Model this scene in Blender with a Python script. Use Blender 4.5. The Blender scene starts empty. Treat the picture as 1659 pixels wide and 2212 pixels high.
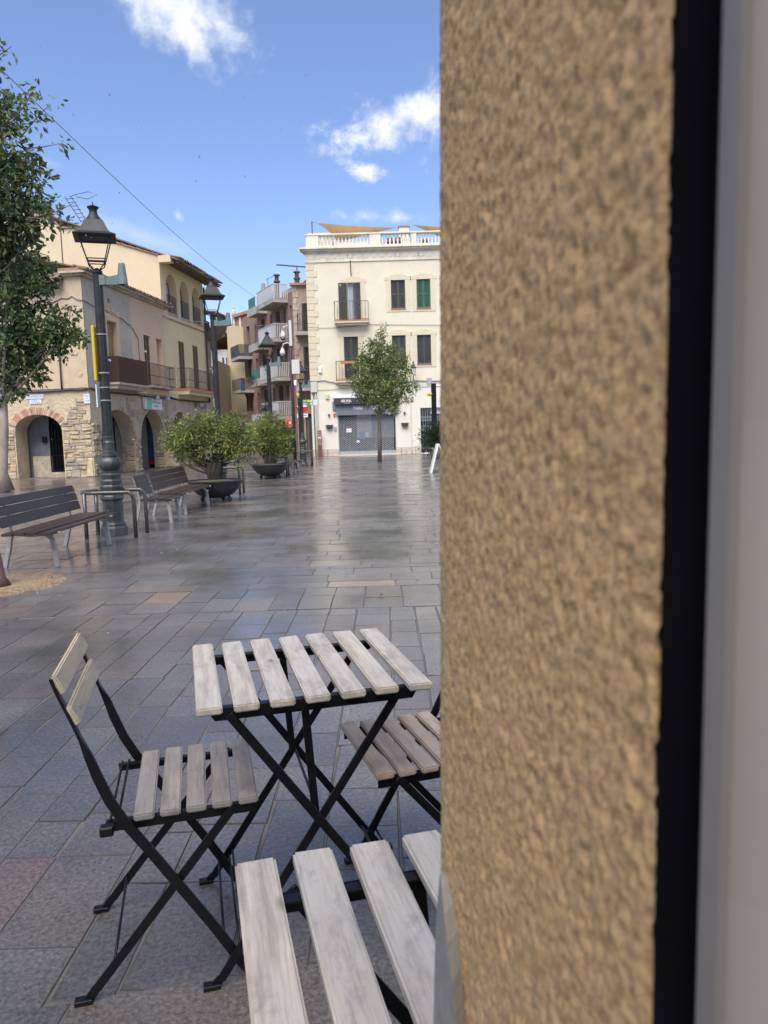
import bpy, bmesh, math, random
import numpy as np
from mathutils import Vector, Matrix, noise
R = math.radians
random.seed(7); np.random.seed(7)
scn = bpy.context.scene
col = scn.collection

# ------------------------------------------------------------------ camera
EYE = 1.30; FPX = 2990 * 1659 / 3024; PITCH = R(6.1); ROLL = R(1.65)
FW = Vector((0, math.cos(PITCH), -math.sin(PITCH))); U0 = Vector((0, math.sin(PITCH), math.cos(PITCH))); R0 = Vector((1, 0, 0))
RT = R0 * math.cos(ROLL) - U0 * math.sin(ROLL); UP = U0 * math.cos(ROLL) + R0 * math.sin(ROLL)
cam = bpy.data.cameras.new('camera'); co = bpy.data.objects.new('camera', cam); col.objects.link(co)
co.matrix_world = Matrix(((RT.x, UP.x, -FW.x, 0), (RT.y, UP.y, -FW.y, 0), (RT.z, UP.z, -FW.z, EYE), (0, 0, 0, 1)))
cam.sensor_fit = 'VERTICAL'; cam.sensor_height = 24; cam.lens = 24 * FPX / 2212
cam.clip_start = 0.02; cam.clip_end = 2000
cam.dof.use_dof = True; cam.dof.focus_distance = 3.2; cam.dof.aperture_fstop = cam.lens / 1.8
scn.camera = co

# ------------------------------------------------------------------ sky, sun, exposure
SUN_EL, SUN_AZ = 58, 192          # azimuth clockwise from +Y
w = bpy.data.worlds.new('World'); scn.world = w; w.use_nodes = True
nt = w.node_tree; nt.nodes.clear(); N = nt.nodes.new; L = nt.links.new
out = N('ShaderNodeOutputWorld'); bg = N('ShaderNodeBackground'); L(bg.outputs[0], out.inputs[0])
sky = N('ShaderNodeTexSky'); sky.sky_type = 'NISHITA'; sky.sun_disc = False
sky.sun_elevation = R(SUN_EL); sky.sun_rotation = R(SUN_AZ); sky.ozone_density = 2.5; sky.air_density = 1.0; sky.dust_density = 0.9
bg.inputs[1].default_value = 0.13
tc = N('ShaderNodeTexCoord')
def vmath(op, a, b=None):
    n = N('ShaderNodeVectorMath'); n.operation = op
    for i, v in enumerate((a, b)):
        if v is None: continue
        if isinstance(v, (tuple, Vector)): n.inputs[i].default_value = v
        else: L(v, n.inputs[i])
    return n.outputs['Value'] if op in ('DOT_PRODUCT', 'LENGTH') else n.outputs[0]
def fmath(op, a, b=0.0, c=None):
    n = N('ShaderNodeMath'); n.operation = op
    for i, v in enumerate((a, b, c)):
        if v is None: continue
        if isinstance(v, (int, float)): n.inputs[i].default_value = v
        else: L(v, n.inputs[i])
    return n.outputs[0]
def ramp(v, lo, hi, smooth=True):
    n = N('ShaderNodeMapRange'); n.interpolation_type = 'SMOOTHSTEP' if smooth else 'LINEAR'
    L(v, n.inputs[0]); n.inputs[1].default_value = lo; n.inputs[2].default_value = hi
    return n.outputs[0]
d = vmath('NORMALIZE', tc.outputs['Generated'])
def wnoise(scale, detail, rough, stretch=(1, 1, 1)):
    n = N('ShaderNodeTexNoise'); n.inputs['Scale'].default_value = scale; n.inputs['Detail'].default_value = detail; n.inputs['Roughness'].default_value = rough
    L(vmath('MULTIPLY', d, stretch), n.inputs['Vector']); return n.outputs[0]
nbig = wnoise(9, 7, 0.55); nmid = wnoise(26, 6, 0.6); ncell = wnoise(16, 7, 0.65, (1, 1, 1.5))
def pdir(x, y): return (RT * ((x - 829.5) / FPX) + UP * ((1106 - y) / FPX) + FW).normalized()
def cloud(x, y, rx, ry, ang, nz, amp, lo, hi):
    """one cloud: an ellipse in direction space round (x, y), its edge broken up by noise"""
    c = pdir(x, y); a = (pdir(x + 10, y) - c).normalized(); b = (pdir(x, y - 10) - c).normalized()
    t = a * math.cos(ang) + b * math.sin(ang); s = b * math.cos(ang) - a * math.sin(ang)
    dv = vmath('SUBTRACT', d, tuple(c))
    u = fmath('MULTIPLY', vmath('DOT_PRODUCT', dv, tuple(t)), 1640 / rx); v = fmath('MULTIPLY', vmath('DOT_PRODUCT', dv, tuple(s)), 1640 / ry)
    q = fmath('SQRT', fmath('ADD', fmath('MULTIPLY', u, u), fmath('MULTIPLY', v, v)))
    e = fmath('ADD', fmath('SUBTRACT', 1.0, q), fmath('MULTIPLY', fmath('SUBTRACT', nz, 0.5), amp))
    return ramp(e, lo, hi)
cl = [cloud(350, -25, 175, 92, R(-24), nmid, 1.7, -0.05, 0.95), cloud(412, 75, 92, 38, R(-66), nmid, 1.8, 0.0, 1.0),
      cloud(470, 50, 66, 46, R(-30), ncell, 2.2, 0.05, 1.1),
      cloud(885, 255, 190, 62, R(18), nmid, 3.0, 0.02, 1.25), cloud(1050, 225, 170, 90, R(15), nmid, 2.2, 0.0, 1.0),
      cloud(765, 300, 100, 42, R(0), ncell, 3.4, 0.25, 1.1), cloud(790, 372, 95, 34, R(-25), ncell, 3.4, 0.45, 1.3),
      cloud(320, 515, 170, 42, R(-14), nbig, 1.6, 0.1, 1.7), cloud(800, 468, 150, 24, R(0), nmid, 2.6, 0.3, 1.6),
      cloud(385, 466, 14, 20, R(40), nmid, 2.0, 0.2, 1.6), cloud(100, 350, 120, 26, R(-5), nbig, 2.0, 0.4, 2.2)]
other = fmath('MULTIPLY', ramp(wnoise(3.1, 8, 0.6, (1, 1, 2)), 0.56, 0.78), ramp(fmath('MULTIPLY', vmath('DOT_PRODUCT', d, tuple(pdir(830, 700))), -1.0), -0.62, -0.25))
tot = other
for c_ in cl: tot = fmath('MAXIMUM', tot, c_)
tot = fmath('MULTIPLY', tot, ramp(vmath('DOT_PRODUCT', d, (0.0, 0.0, 1.0)), 0.0, 0.08))
shade = N('ShaderNodeMix'); shade.data_type = 'RGBA'; L(ramp(nmid, 0.3, 0.65), shade.inputs[0])
shade.inputs[6].default_value = (4.3, 4.75, 5.5, 1); shade.inputs[7].default_value = (5.8, 5.9, 6.1, 1)
gam = N('ShaderNodeMix'); gam.data_type = 'RGBA'; gam.blend_type = 'MULTIPLY'; gam.inputs[0].default_value = 1.0
L(sky.outputs[0], gam.inputs[6]); gam.inputs[7].default_value = (.98, .97, 1.10, 1)
mx = N('ShaderNodeMix'); mx.data_type = 'RGBA'; L(fmath('MULTIPLY', tot, 0.93), mx.inputs[0]); L(gam.outputs[2], mx.inputs[6]); L(shade.outputs[2], mx.inputs[7])
L(mx.outputs[2], bg.inputs[0])
sl = bpy.data.lights.new('sun', 'SUN'); sl.energy = 3.8; sl.angle = R(50); sl.color = (1, 0.95, 0.86)
so = bpy.data.objects.new('sun', sl); col.objects.link(so)
sd = Vector((math.sin(R(SUN_AZ)) * math.cos(R(SUN_EL)), math.cos(R(SUN_AZ)) * math.cos(R(SUN_EL)), math.sin(R(SUN_EL))))
so.rotation_euler = sd.to_track_quat('Z', 'Y').to_euler(); so.location = (0, -5, 30)
vs = scn.view_settings; vs.view_transform = 'Standard'; vs.look = 'None'; vs.exposure = 0.6; vs.gamma = 1.0; vs.use_curve_mapping = False
scn.cycles.use_denoising = True; scn.cycles.max_bounces = 8

# ------------------------------------------------------------------ measuring helpers
def at(x, y, Y):
    """the point of the place that stands Y metres ahead along the line of sight through (x, y)"""
    q = RT * ((x - 829.5) / FPX) + UP * ((1106 - y) / FPX) + FW
    return Vector((0, 0, EYE)) + q * (Y / q.y)
def K(X, Y_, D): return at(427.9 + X * .1538, 592.5 + Y_ * .1538, D)

# ------------------------------------------------------------------ materials
M = {}
def newmat(name):
    m = bpy.data.materials.new(name); m.use_nodes = True; t = m.node_tree
    return m, t, t.nodes['Principled BSDF']
def mat(name, c1, c2=None, rough=.7, scale=8, bump=.2, bscale=None, metal=0, spec=.5, mixlo=.35, mixhi=.65, stretch=(1, 1, 1), c3=None, s3=1.2, dist=.01, coat=0, rvar=0):
    m, t, b = newmat(name); n = t.nodes.new; l = t.links.new
    b.inputs['Roughness'].default_value = rough; b.inputs['Metallic'].default_value = metal; b.inputs['Specular IOR Level'].default_value = spec
    b.inputs['Coat Weight'].default_value = coat; b.inputs['Coat Roughness'].default_value = .15
    c2 = c2 or tuple(x * .75 for x in c1)
    tcn = n('ShaderNodeTexCoord'); mp = n('ShaderNodeMapping'); mp.inputs['Scale'].default_value = stretch; l(tcn.outputs['Object'], mp.inputs[0])
    nz = n('ShaderNodeTexNoise'); nz.inputs['Scale'].default_value = scale; nz.inputs['Detail'].default_value = 8; nz.inputs['Roughness'].default_value = .65; l(mp.outputs[0], nz.inputs['Vector'])
    mr = n('ShaderNodeMapRange'); mr.inputs[1].default_value = mixlo; mr.inputs[2].default_value = mixhi; l(nz.outputs[0], mr.inputs[0])
    mi = n('ShaderNodeMix'); mi.data_type = 'RGBA'; l(mr.outputs[0], mi.inputs[0]); mi.inputs[6].default_value = (*c1, 1); mi.inputs[7].default_value = (*c2, 1)
    o = mi.outputs[2]
    if c3:
        n3 = n('ShaderNodeTexNoise'); n3.inputs['Scale'].default_value = s3; n3.inputs['Detail'].default_value = 6; n3.inputs['Roughness'].default_value = .6; l(mp.outputs[0], n3.inputs['Vector'])
        m3 = n('ShaderNodeMapRange'); m3.inputs[1].default_value = .52; m3.inputs[2].default_value = .68; l(n3.outputs[0], m3.inputs[0])
        x3 = n('ShaderNodeMix'); x3.data_type = 'RGBA'; l(m3.outputs[0], x3.inputs[0]); l(o, x3.inputs[6]); x3.inputs[7].default_value = (*c3, 1); o = x3.outputs[2]
    l(o, b.inputs['Base Color'])
    if rvar:
        rr = n('ShaderNodeMapRange'); rr.inputs[1].default_value = .3; rr.inputs[2].default_value = .7; rr.inputs[3].default_value = rough - rvar; rr.inputs[4].default_value = rough + rvar
        l(nz.outputs[0], rr.inputs[0]); l(rr.outputs[0], b.inputs['Roughness'])
    if bump:
        nb = n('ShaderNodeTexNoise'); nb.inputs['Scale'].default_value = bscale or scale * 3; nb.inputs['Detail'].default_value = 6; l(mp.outputs[0], nb.inputs['Vector'])
        bp = n('ShaderNodeBump'); bp.inputs['Strength'].default_value = bump; bp.inputs['Distance'].default_value = dist; l(nb.outputs[0], bp.inputs['Height']); l(bp.outputs[0], b.inputs['Normal'])
    M[name] = m; return m
mat('black_steel', (.004, .004, .005), (.007, .007, .009), .42, 30, .1, spec=.22)
mat('stone_edge', (.06, .055, .05), (.04, .037, .034), .8, 12, .2)
mat('iron_dark', (.012, .012, .012), (.025, .025, .024), .55, 6, .3, 60, metal=.2, rvar=.1, c3=(.035, .035, .034), s3=3)
mat('iron_pedestal', (.032, .034, .032), (.065, .068, .064), .42, 7, .4, 50, metal=.2, c3=(.10, .102, .096), s3=5, rvar=.12)
mat('tube_steel', (.07, .062, .055), (.13, .12, .105), .32, 9, .15, metal=.5, rvar=.1)
mat('green_box', (.10, .15, .145), (.15, .20, .19), .5, 8, .1)
mat('bench_wood', (.036, .021, .014), (.062, .037, .025), .42, 5, .3, 40, stretch=(6, .6, 6), rvar=.08)
mat('cast_alu', (.36, .355, .34), (.27, .265, .25), .42, 12, .15, metal=.2)
mat('planter_iron', (.022, .024, .026), (.05, .05, .05), .4, 9, .4, 60, metal=.2, rvar=.1)
mat('bark', (.16, .12, .09), (.09, .065, .05), .85, 12, .8, 30, stretch=(1, 1, .3))
mat('bark_red', (.17, .085, .06), (.09, .05, .04), .7, 14, .8, 30, stretch=(1, 1, .3))
mat('bark_pale', (.36, .29, .23), (.22, .17, .13), .85, 6, .6, 20, stretch=(1, 1, .3))
mat('bark_dark', (.02, .015, .012), (.04, .03, .023), .85, 14, .9, 40, stretch=(1, 1, .3))
mat('soil', (.31, .22, .13), (.18, .125, .075), .95, 25, .8, 70, dist=.02)
mat('earth', (.05, .06, .025), (.08, .05, .03), .95, 20, .8, 60)
mat('mortar', (.145, .128, .106), (.10, .09, .075), .55, 9, .6, 60, c3=(.07, .06, .052), s3=2.5)
mat('tan_render', (.56, .43, .29), (.45, .35, .24), .9, 2.2, .5, 14, c3=(.42, .36, .30), s3=.6)
mat('grey_render', (.50, .43, .33), (.41, .35, .27), .9, 1.8, .5, 14, c3=(.50, .42, .33), s3=.7)
mat('peach_render', (.66, .46, .29), (.58, .40, .26), .9, 1.6, .25, 14, c3=(.60, .47, .34), s3=.6)
mat('yellow_render', (.68, .55, .31), (.62, .50, .29), .9, 2.0, .2, 14, c3=(.60, .50, .32), s3=.7)
mat('pale_yellow_render', (.60, .50, .33), (.55, .46, .31), .9, 1.2, .15, 10)
mat('ground_floor_render', (.56, .45, .30), (.44, .345, .23), .92, 2.4, .9, 9, dist=.04, c3=(.52, .43, .30), s3=1.6)
for i, (a, b_) in enumerate([((.54, .43, .28), (.36, .28, .18)), ((.48, .40, .29), (.30, .24, .17)), ((.58, .46, .28), (.42, .33, .21)), ((.42, .34, .25), (.27, .215, .16)), ((.50, .37, .24), (.36, .26, .17))]):
    mat('rubble_stone_%d' % i, a, b_, .92, 5, .9, 14, dist=.03, c3=tuple(x * .62 for x in a), s3=3)
mat('arch_brick_0', (.50, .30, .19), (.39, .23, .145), .9, 9, .5); mat('arch_brick_1', (.58, .43, .28), (.46, .33, .21), .9, 9, .5); mat('arch_brick_2', (.42, .25, .165), (.33, .19, .125), .9, 9, .5)
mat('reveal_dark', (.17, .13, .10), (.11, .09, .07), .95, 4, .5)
mat('inner_grey', (.16, .17, .18), (.11, .12, .13), .8, 3, .2)
mat('inner_blue', (.04, .08, .16), (.03, .05, .10), .4, 3, .1)
mat('inner_pale', (.42, .36, .27), (.33, .28, .21), .9, 4, .2)
mat('clay_tile', (.42, .20, .11), (.26, .14, .09), .9, 5, .5, c3=(.20, .16, .12), s3=3)
mat('clay_tile_old', (.20, .13, .09), (.11, .08, .06), .95, 5, .5, c3=(.30, .22, .15), s3=4)
mat('eave_wood', (.20, .16, .12), (.12, .095, .07), .9, 4, .4)
mat('stone_cornice', (.46, .38, .29), (.33, .27, .21), .9, 4, .5, c3=(.22, .18, .14), s3=2)
mat('cane_screen', (.085, .035, .028), (.05, .022, .018), .8, 30, .5, stretch=(9, 9, .6))
mat('shutter_brown', (.18, .14, .07), (.12, .09, .045), .7, 6, .2)
mat('shutter_dark', (.035, .04, .045), (.06, .065, .07), .6, 9, .2)
mat('shutter_green', (.03, .14, .09), (.025, .11, .07), .6, 9, .1)
mat('door_orange', (.38, .20, .07), (.28, .14, .05), .6, 6, .2, stretch=(4, 4, .4))
mat('rail_iron', (.05, .045, .042), (.09, .07, .055), .6, 12, .2)
mat('red_trim', (.42, .20, .13), (.34, .16, .10), .85, 8, .2)
mat('terracotta_red', (.50, .17, .10), (.42, .14, .08), .8, 8, .2)
mat('cream_render', (.67, .615, .465), (.61, .56, .425), .9, 1.4, .12, 16, c3=(.60, .56, .45), s3=.5)
mat('cream_low', (.69, .655, .55), (.64, .605, .51), .9, 1.4, .12, 16)
mat('cream_trim', (.60, .53, .375), (.56, .495, .355), .9, 3, .15, 16)
mat('cream_cornice', (.70, .65, .51), (.60, .56, .45), .9, 2, .2, 16, c3=(.50, .47, .39), s3=1)
mat('white_paint', (.74, .74, .72), (.66, .66, .64), .5, 8, .05)
mat('glass_dark', (.02, .025, .03), (.03, .035, .04), .08, 3, 0, spec=.8)
mat('glass_pale', (.42, .45, .46), (.34, .37, .38), .15, 3, 0, spec=.8)
mat('curtain', (.62, .62, .60), (.50, .50, .49), .8, 2, .1, stretch=(8, 8, .5))
mat('sail_cloth', (.48, .31, .15), (.42, .27, .13), .9, 3, .1)
mat('shop_box_black', (.03, .032, .038), (.04, .042, .05), .4, 4, 0)
mat('shop_grey', (.17, .19, .22), (.14, .155, .18), .45, 2, .05)
mat('shutter_mesh', (.33, .34, .35), (.26, .27, .28), .5, 6, .1)
mat('alu', (.42, .43, .44), (.35, .36, .37), .4, 6, .1, metal=.4)
mat('rust_steel', (.16, .07, .05), (.11, .05, .035), .8, 5, .3)
mat('cladding_stone', (.58, .50, .40), (.50, .42, .34), .85, 3, .4)
mat('paper', (.70, .70, .70), (.55, .58, .66), .7, 30, 0); mat('paper_blue', (.12, .18, .45), (.2, .28, .5), .6, 20, 0); mat('paper_red', (.5, .06, .05), (.4, .1, .08), .6, 20, 0)
mat('sign_green', (.03, .22, .08), (.04, .26, .10), .5, 9, 0); mat('sign_teal', (.10, .45, .30), (.14, .5, .36), .5, 9, 0)
mat('sign_red', (.50, .015, .015), (.45, .02, .02), .4, 9, 0); mat('sign_orange', (.62, .12, .06), (.55, .10, .05), .5, 5, 0)
mat('yellow_plastic', (.62, .44, .02), (.52, .36, .03), .4, 5, 0)
mat('print_grey', (.22, .22, .26), (.16, .16, .2), .7, 9, 0)
mat('marble', (.66, .67, .70), (.58, .60, .64), .4, 3, 0)
mat('cable_black', (.025, .024, .026), (.06, .055, .05), .7, 9, .2)
mat('red_brick', (.26, .165, .125), (.20, .13, .10), .9, 12, .4, stretch=(1, 1, 6), c3=(.34, .20, .15), s3=1)
mat('concrete', (.42, .39, .34), (.30, .28, .25), .9, 2.5, .3, c3=(.16, .15, .14), s3=1.1)
mat('panel_white', (.52, .50, .48), (.42, .41, .395), .8, 1.5, .1)
mat('old_facade', (.38, .29, .21), (.30, .23, .17), .9, 2, .4, c3=(.24, .19, .15), s3=.9)
mat('orange_render', (.44, .17, .09), (.39, .15, .08), .9, 1, .1)
mat('blank_yellow', (.46, .385, .23), (.41, .35, .22), .9, .7, .2, c3=(.42, .36, .26), s3=.35)
mat('white_render', (.58, .57, .56), (.52, .51, .50), .9, 1, .1)
mat('dark_brown_roof', (.12, .07, .055), (.08, .05, .04), .9, 4, .3)
mat('teal_net', (.03, .14, .12), (.04, .18, .15), .8, 6, .2)
mat('grey_box', (.55, .53, .45), (.50, .48, .42), .6, 4, 0)
mat('sill_stone', (.23, .215, .19), (.19, .18, .16), .85, 14, .3)
mat('upvc', (.20, .178, .155), (.175, .155, .138), .6, 5, 0)
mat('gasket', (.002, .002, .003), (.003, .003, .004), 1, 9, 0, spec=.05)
mat('leather_flap', (.10, .08, .065), (.07, .055, .045), .5, 8, .2)

def attr_mat(name, rough, bump, scale, bscale, wet=False, leaf=False, dist=.004):
    m, t, b = newmat(name); n = t.nodes.new; l = t.links.new
    a = n('ShaderNodeAttribute'); a.attribute_name = 'tint'
    tcn = n('ShaderNodeTexCoord')
    nz = n('ShaderNodeTexNoise'); nz.inputs['Scale'].default_value = scale; nz.inputs['Detail'].default_value = 8; nz.inputs['Roughness'].default_value = .7; l(tcn.outputs['Object'], nz.inputs['Vector'])
    mr = n('ShaderNodeMapRange'); mr.inputs[1].default_value = .3; mr.inputs[2].default_value = .7; mr.inputs[3].default_value = .25; mr.inputs[4].default_value = 1.8; l(nz.outputs[0], mr.inputs[0])
    mi = n('ShaderNodeVectorMath'); mi.operation = 'SCALE'; l(a.outputs['Color'], mi.inputs[0]); l(mr.outputs[0], mi.inputs['Scale'])
    l(mi.outputs[0], b.inputs['Base Color']); b.inputs['Roughness'].default_value = rough
    if wet:
        # a thin uneven film of rain water: smooth where it pools, rough where the stone is only damp
        n2 = n('ShaderNodeTexNoise'); n2.inputs['Scale'].default_value = .8; n2.inputs['Detail'].default_value = 7; n2.inputs['Roughness'].default_value = .6; l(tcn.outputs['Object'], n2.inputs['Vector'])
        r2 = n('ShaderNodeMapRange'); r2.inputs[1].default_value = .35; r2.inputs[2].default_value = .65; r2.inputs[3].default_value = rough - .13; r2.inputs[4].default_value = rough + .17; l(n2.outputs[0], r2.inputs[0])
        l(r2.outputs[0], b.inputs['Roughness']); b.inputs['Specular IOR Level'].default_value = .5
        # soaked stone is darker than damp stone
        dk_ = n('ShaderNodeMapRange'); dk_.inputs[1].default_value = .4; dk_.inputs[2].default_value = .62; dk_.inputs[3].default_value = 1.12; dk_.inputs[4].default_value = .55; l(n2.outputs[0], dk_.inputs[0])
        sc2 = n('ShaderNodeVectorMath'); sc2.operation = 'SCALE'; l(mi.outputs[0], sc2.inputs[0]); l(dk_.outputs[0], sc2.inputs['Scale']); l(sc2.outputs[0], b.inputs['Base Color'])
        cw = n('ShaderNodeMapRange'); cw.inputs[1].default_value = .3; cw.inputs[2].default_value = .6; cw.inputs[3].default_value = .55; cw.inputs[4].default_value = 1.0; l(n2.outputs[0], cw.inputs[0]); l(cw.outputs[0], b.inputs['Coat Weight'])
        cr_ = n('ShaderNodeMapRange'); cr_.inputs[1].default_value = .35; cr_.inputs[2].default_value = .65; cr_.inputs[3].default_value = .30; cr_.inputs[4].default_value = .07; l(n2.outputs[0], cr_.inputs[0]); l(cr_.outputs[0], b.inputs['Coat Roughness']); b.inputs['Coat IOR'].default_value = 1.45
        n4 = n('ShaderNodeTexNoise'); n4.inputs['Scale'].default_value = 45; n4.inputs['Detail'].default_value = 5; l(tcn.outputs['Object'], n4.inputs['Vector'])
        b4 = n('ShaderNodeBump'); b4.inputs['Strength'].default_value = .6; b4.inputs['Distance'].default_value = .0018; l(n4.outputs[0], b4.inputs['Height']); l(b4.outputs[0], b.inputs['Coat Normal'])
    if leaf:
        tr = n('ShaderNodeBsdfTranslucent'); l(mi.outputs[0], tr.inputs[0]); ms = n('ShaderNodeMixShader'); ms.inputs[0].default_value = .35
        l(b.outputs[0], ms.inputs[1]); l(tr.outputs[0], ms.inputs[2]); l(ms.outputs[0], t.nodes['Material Output'].inputs[0]); b.inputs['Specular IOR Level'].default_value = .4
    if bump:
        nb = n('ShaderNodeTexNoise'); nb.inputs['Scale'].default_value = bscale; nb.inputs['Detail'].default_value = 8; nb.inputs['Roughness'].default_value = .65; l(tcn.outputs['Object'], nb.inputs['Vector'])
        bp = n('ShaderNodeBump'); bp.inputs['Strength'].default_value = bump; bp.inputs['Distance'].default_value = dist; l(nb.outputs[0], bp.inputs['Height']); l(bp.outputs[0], b.inputs['Normal'])
    M[name] = m; return m
attr_mat('wet_stone', .40, 1.0, 75, 45, wet=True, dist=.007)
attr_mat('leaf', .45, 0, 3, 3, leaf=True)

def wood(name, c1, c2, grey, rough):
    m, t, b = newmat(name); n = t.nodes.new; l = t.links.new
    tcn = n('ShaderNodeTexCoord'); oi = n('ShaderNodeObjectInfo')
    off = n('ShaderNodeVectorMath'); off.operation = 'MULTIPLY_ADD'; l(oi.outputs['Random'], off.inputs[0]); off.inputs[1].default_value = (7.3, 11.1, 5.7); l(tcn.outputs['Object'], off.inputs[2])
    def nz(sc, st, det=8, ro=.65):
        mp = n('ShaderNodeMapping'); mp.inputs['Scale'].default_value = st; l(off.outputs[0], mp.inputs[0])
        q = n('ShaderNodeTexNoise'); q.inputs['Scale'].default_value = sc; q.inputs['Detail'].default_value = det; q.inputs['Roughness'].default_value = ro; q.inputs['Distortion'].default_value = .4; l(mp.outputs[0], q.inputs['Vector']); return q.outputs[0]
    def mr(v, a, b_, c=0, d_=1):
        q = n('ShaderNodeMapRange'); q.inputs[1].default_value = a; q.inputs[2].default_value = b_; q.inputs[3].default_value = c; q.inputs[4].default_value = d_; l(v, q.inputs[0]); return q.outputs[0]
    def mix(f, a, b_):
        q = n('ShaderNodeMix'); q.data_type = 'RGBA'; l(f, q.inputs[0])
        for s, v in ((6, a), (7, b_)):
            if isinstance(v, tuple): q.inputs[s].default_value = (*v, 1)
            else: l(v, q.inputs[s])
        return q.outputs[2]
    grain = nz(55, (1, .07, 1)); blot = nz(9, (1, .45, 1)); fine = nz(230, (1, .06, 1)); dark = nz(13, (1, .5, 1), 9, .75)
    o = mix(mr(grain, .36, .62), c1, c2)
    o = mix(mr(blot, .42, .62, 0, .75), o, grey)
    o = mix(mr(dark, .53, .66, 0, .7), o, tuple(x * .46 for x in grey))
    o = mix(mr(fine, .5, .7, 0, .45), o, tuple(x * .6 for x in c2))
    vor = n('ShaderNodeTexVoronoi'); vor.inputs['Scale'].default_value = 5.5; mp = n('ShaderNodeMapping'); mp.inputs['Scale'].default_value = (1.6, .8, 1); l(off.outputs[0], mp.inputs[0]); l(mp.outputs[0], vor.inputs['Vector'])
    o = mix(mr(vor.outputs['Distance'], .10, .03, 0, .8), o, tuple(x * .33 for x in c2))
    l(o, b.inputs['Base Color'])
    l(mr(blot, .3, .7, rough - .12, rough + .15), b.inputs['Roughness'])
    bp = n('ShaderNodeBump'); bp.inputs['Strength'].default_value = .35; bp.inputs['Distance'].default_value = .002; l(grain, bp.inputs['Height']); l(bp.outputs[0], b.inputs['Normal'])
    M[name] = m
wood('table_wood', (.53, .47, .385), (.33, .275, .215), (.42, .395, .36), .42)
wood('chair_wood', (.31, .265, .22), (.18, .15, .125), (.22, .205, .195), .5)
wood('back_wood', (.55, .45, .31), (.40, .32, .215), (.45, .39, .30), .8)
wood('brown_chair_wood', (.42, .33, .25), (.31, .235, .175), (.37, .32, .275), .55)

def plaster():
    m, t, b = newmat('ochre_plaster'); n = t.nodes.new; l = t.links.new
    tcn = n('ShaderNodeTexCoord')
    a = n('ShaderNodeTexNoise'); a.inputs['Scale'].default_value = 260; a.inputs['Detail'].default_value = 3; a.inputs['Roughness'].default_value = .55; l(tcn.outputs['Object'], a.inputs['Vector'])
    c = n('ShaderNodeTexNoise'); c.inputs['Scale'].default_value = 5; c.inputs['Detail'].default_value = 4; l(tcn.outputs['Object'], c.inputs['Vector'])
    r1 = n('ShaderNodeMapRange'); r1.inputs[1].default_value = .35; r1.inputs[2].default_value = .55; l(a.outputs[0], r1.inputs[0])
    m1 = n('ShaderNodeMix'); m1.data_type = 'RGBA'; l(r1.outputs[0], m1.inputs[0]); m1.inputs[6].default_value = (.225, .132, .054, 1); m1.inputs[7].default_value = (.40, .258, .118, 1)
    r2 = n('ShaderNodeMapRange'); r2.inputs[1].default_value = .35; r2.inputs[2].default_value = .65; r2.inputs[3].default_value = 0; r2.inputs[4].default_value = .35; l(c.outputs[0], r2.inputs[0])
    m2 = n('ShaderNodeMix'); m2.data_type = 'RGBA'; l(r2.outputs[0], m2.inputs[0]); l(m1.outputs[2], m2.inputs[6]); m2.inputs[7].default_value = (.30, .19, .095, 1)
    l(m2.outputs[2], b.inputs['Base Color']); b.inputs['Roughness'].default_value = .85
    bp = n('ShaderNodeBump'); bp.inputs['Strength'].default_value = .5; bp.inputs['Distance'].default_value = .0015; l(a.outputs[0], bp.inputs['Height']); l(bp.outputs[0], b.inputs['Normal'])
    M['ochre_plaster'] = m
plaster()

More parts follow.
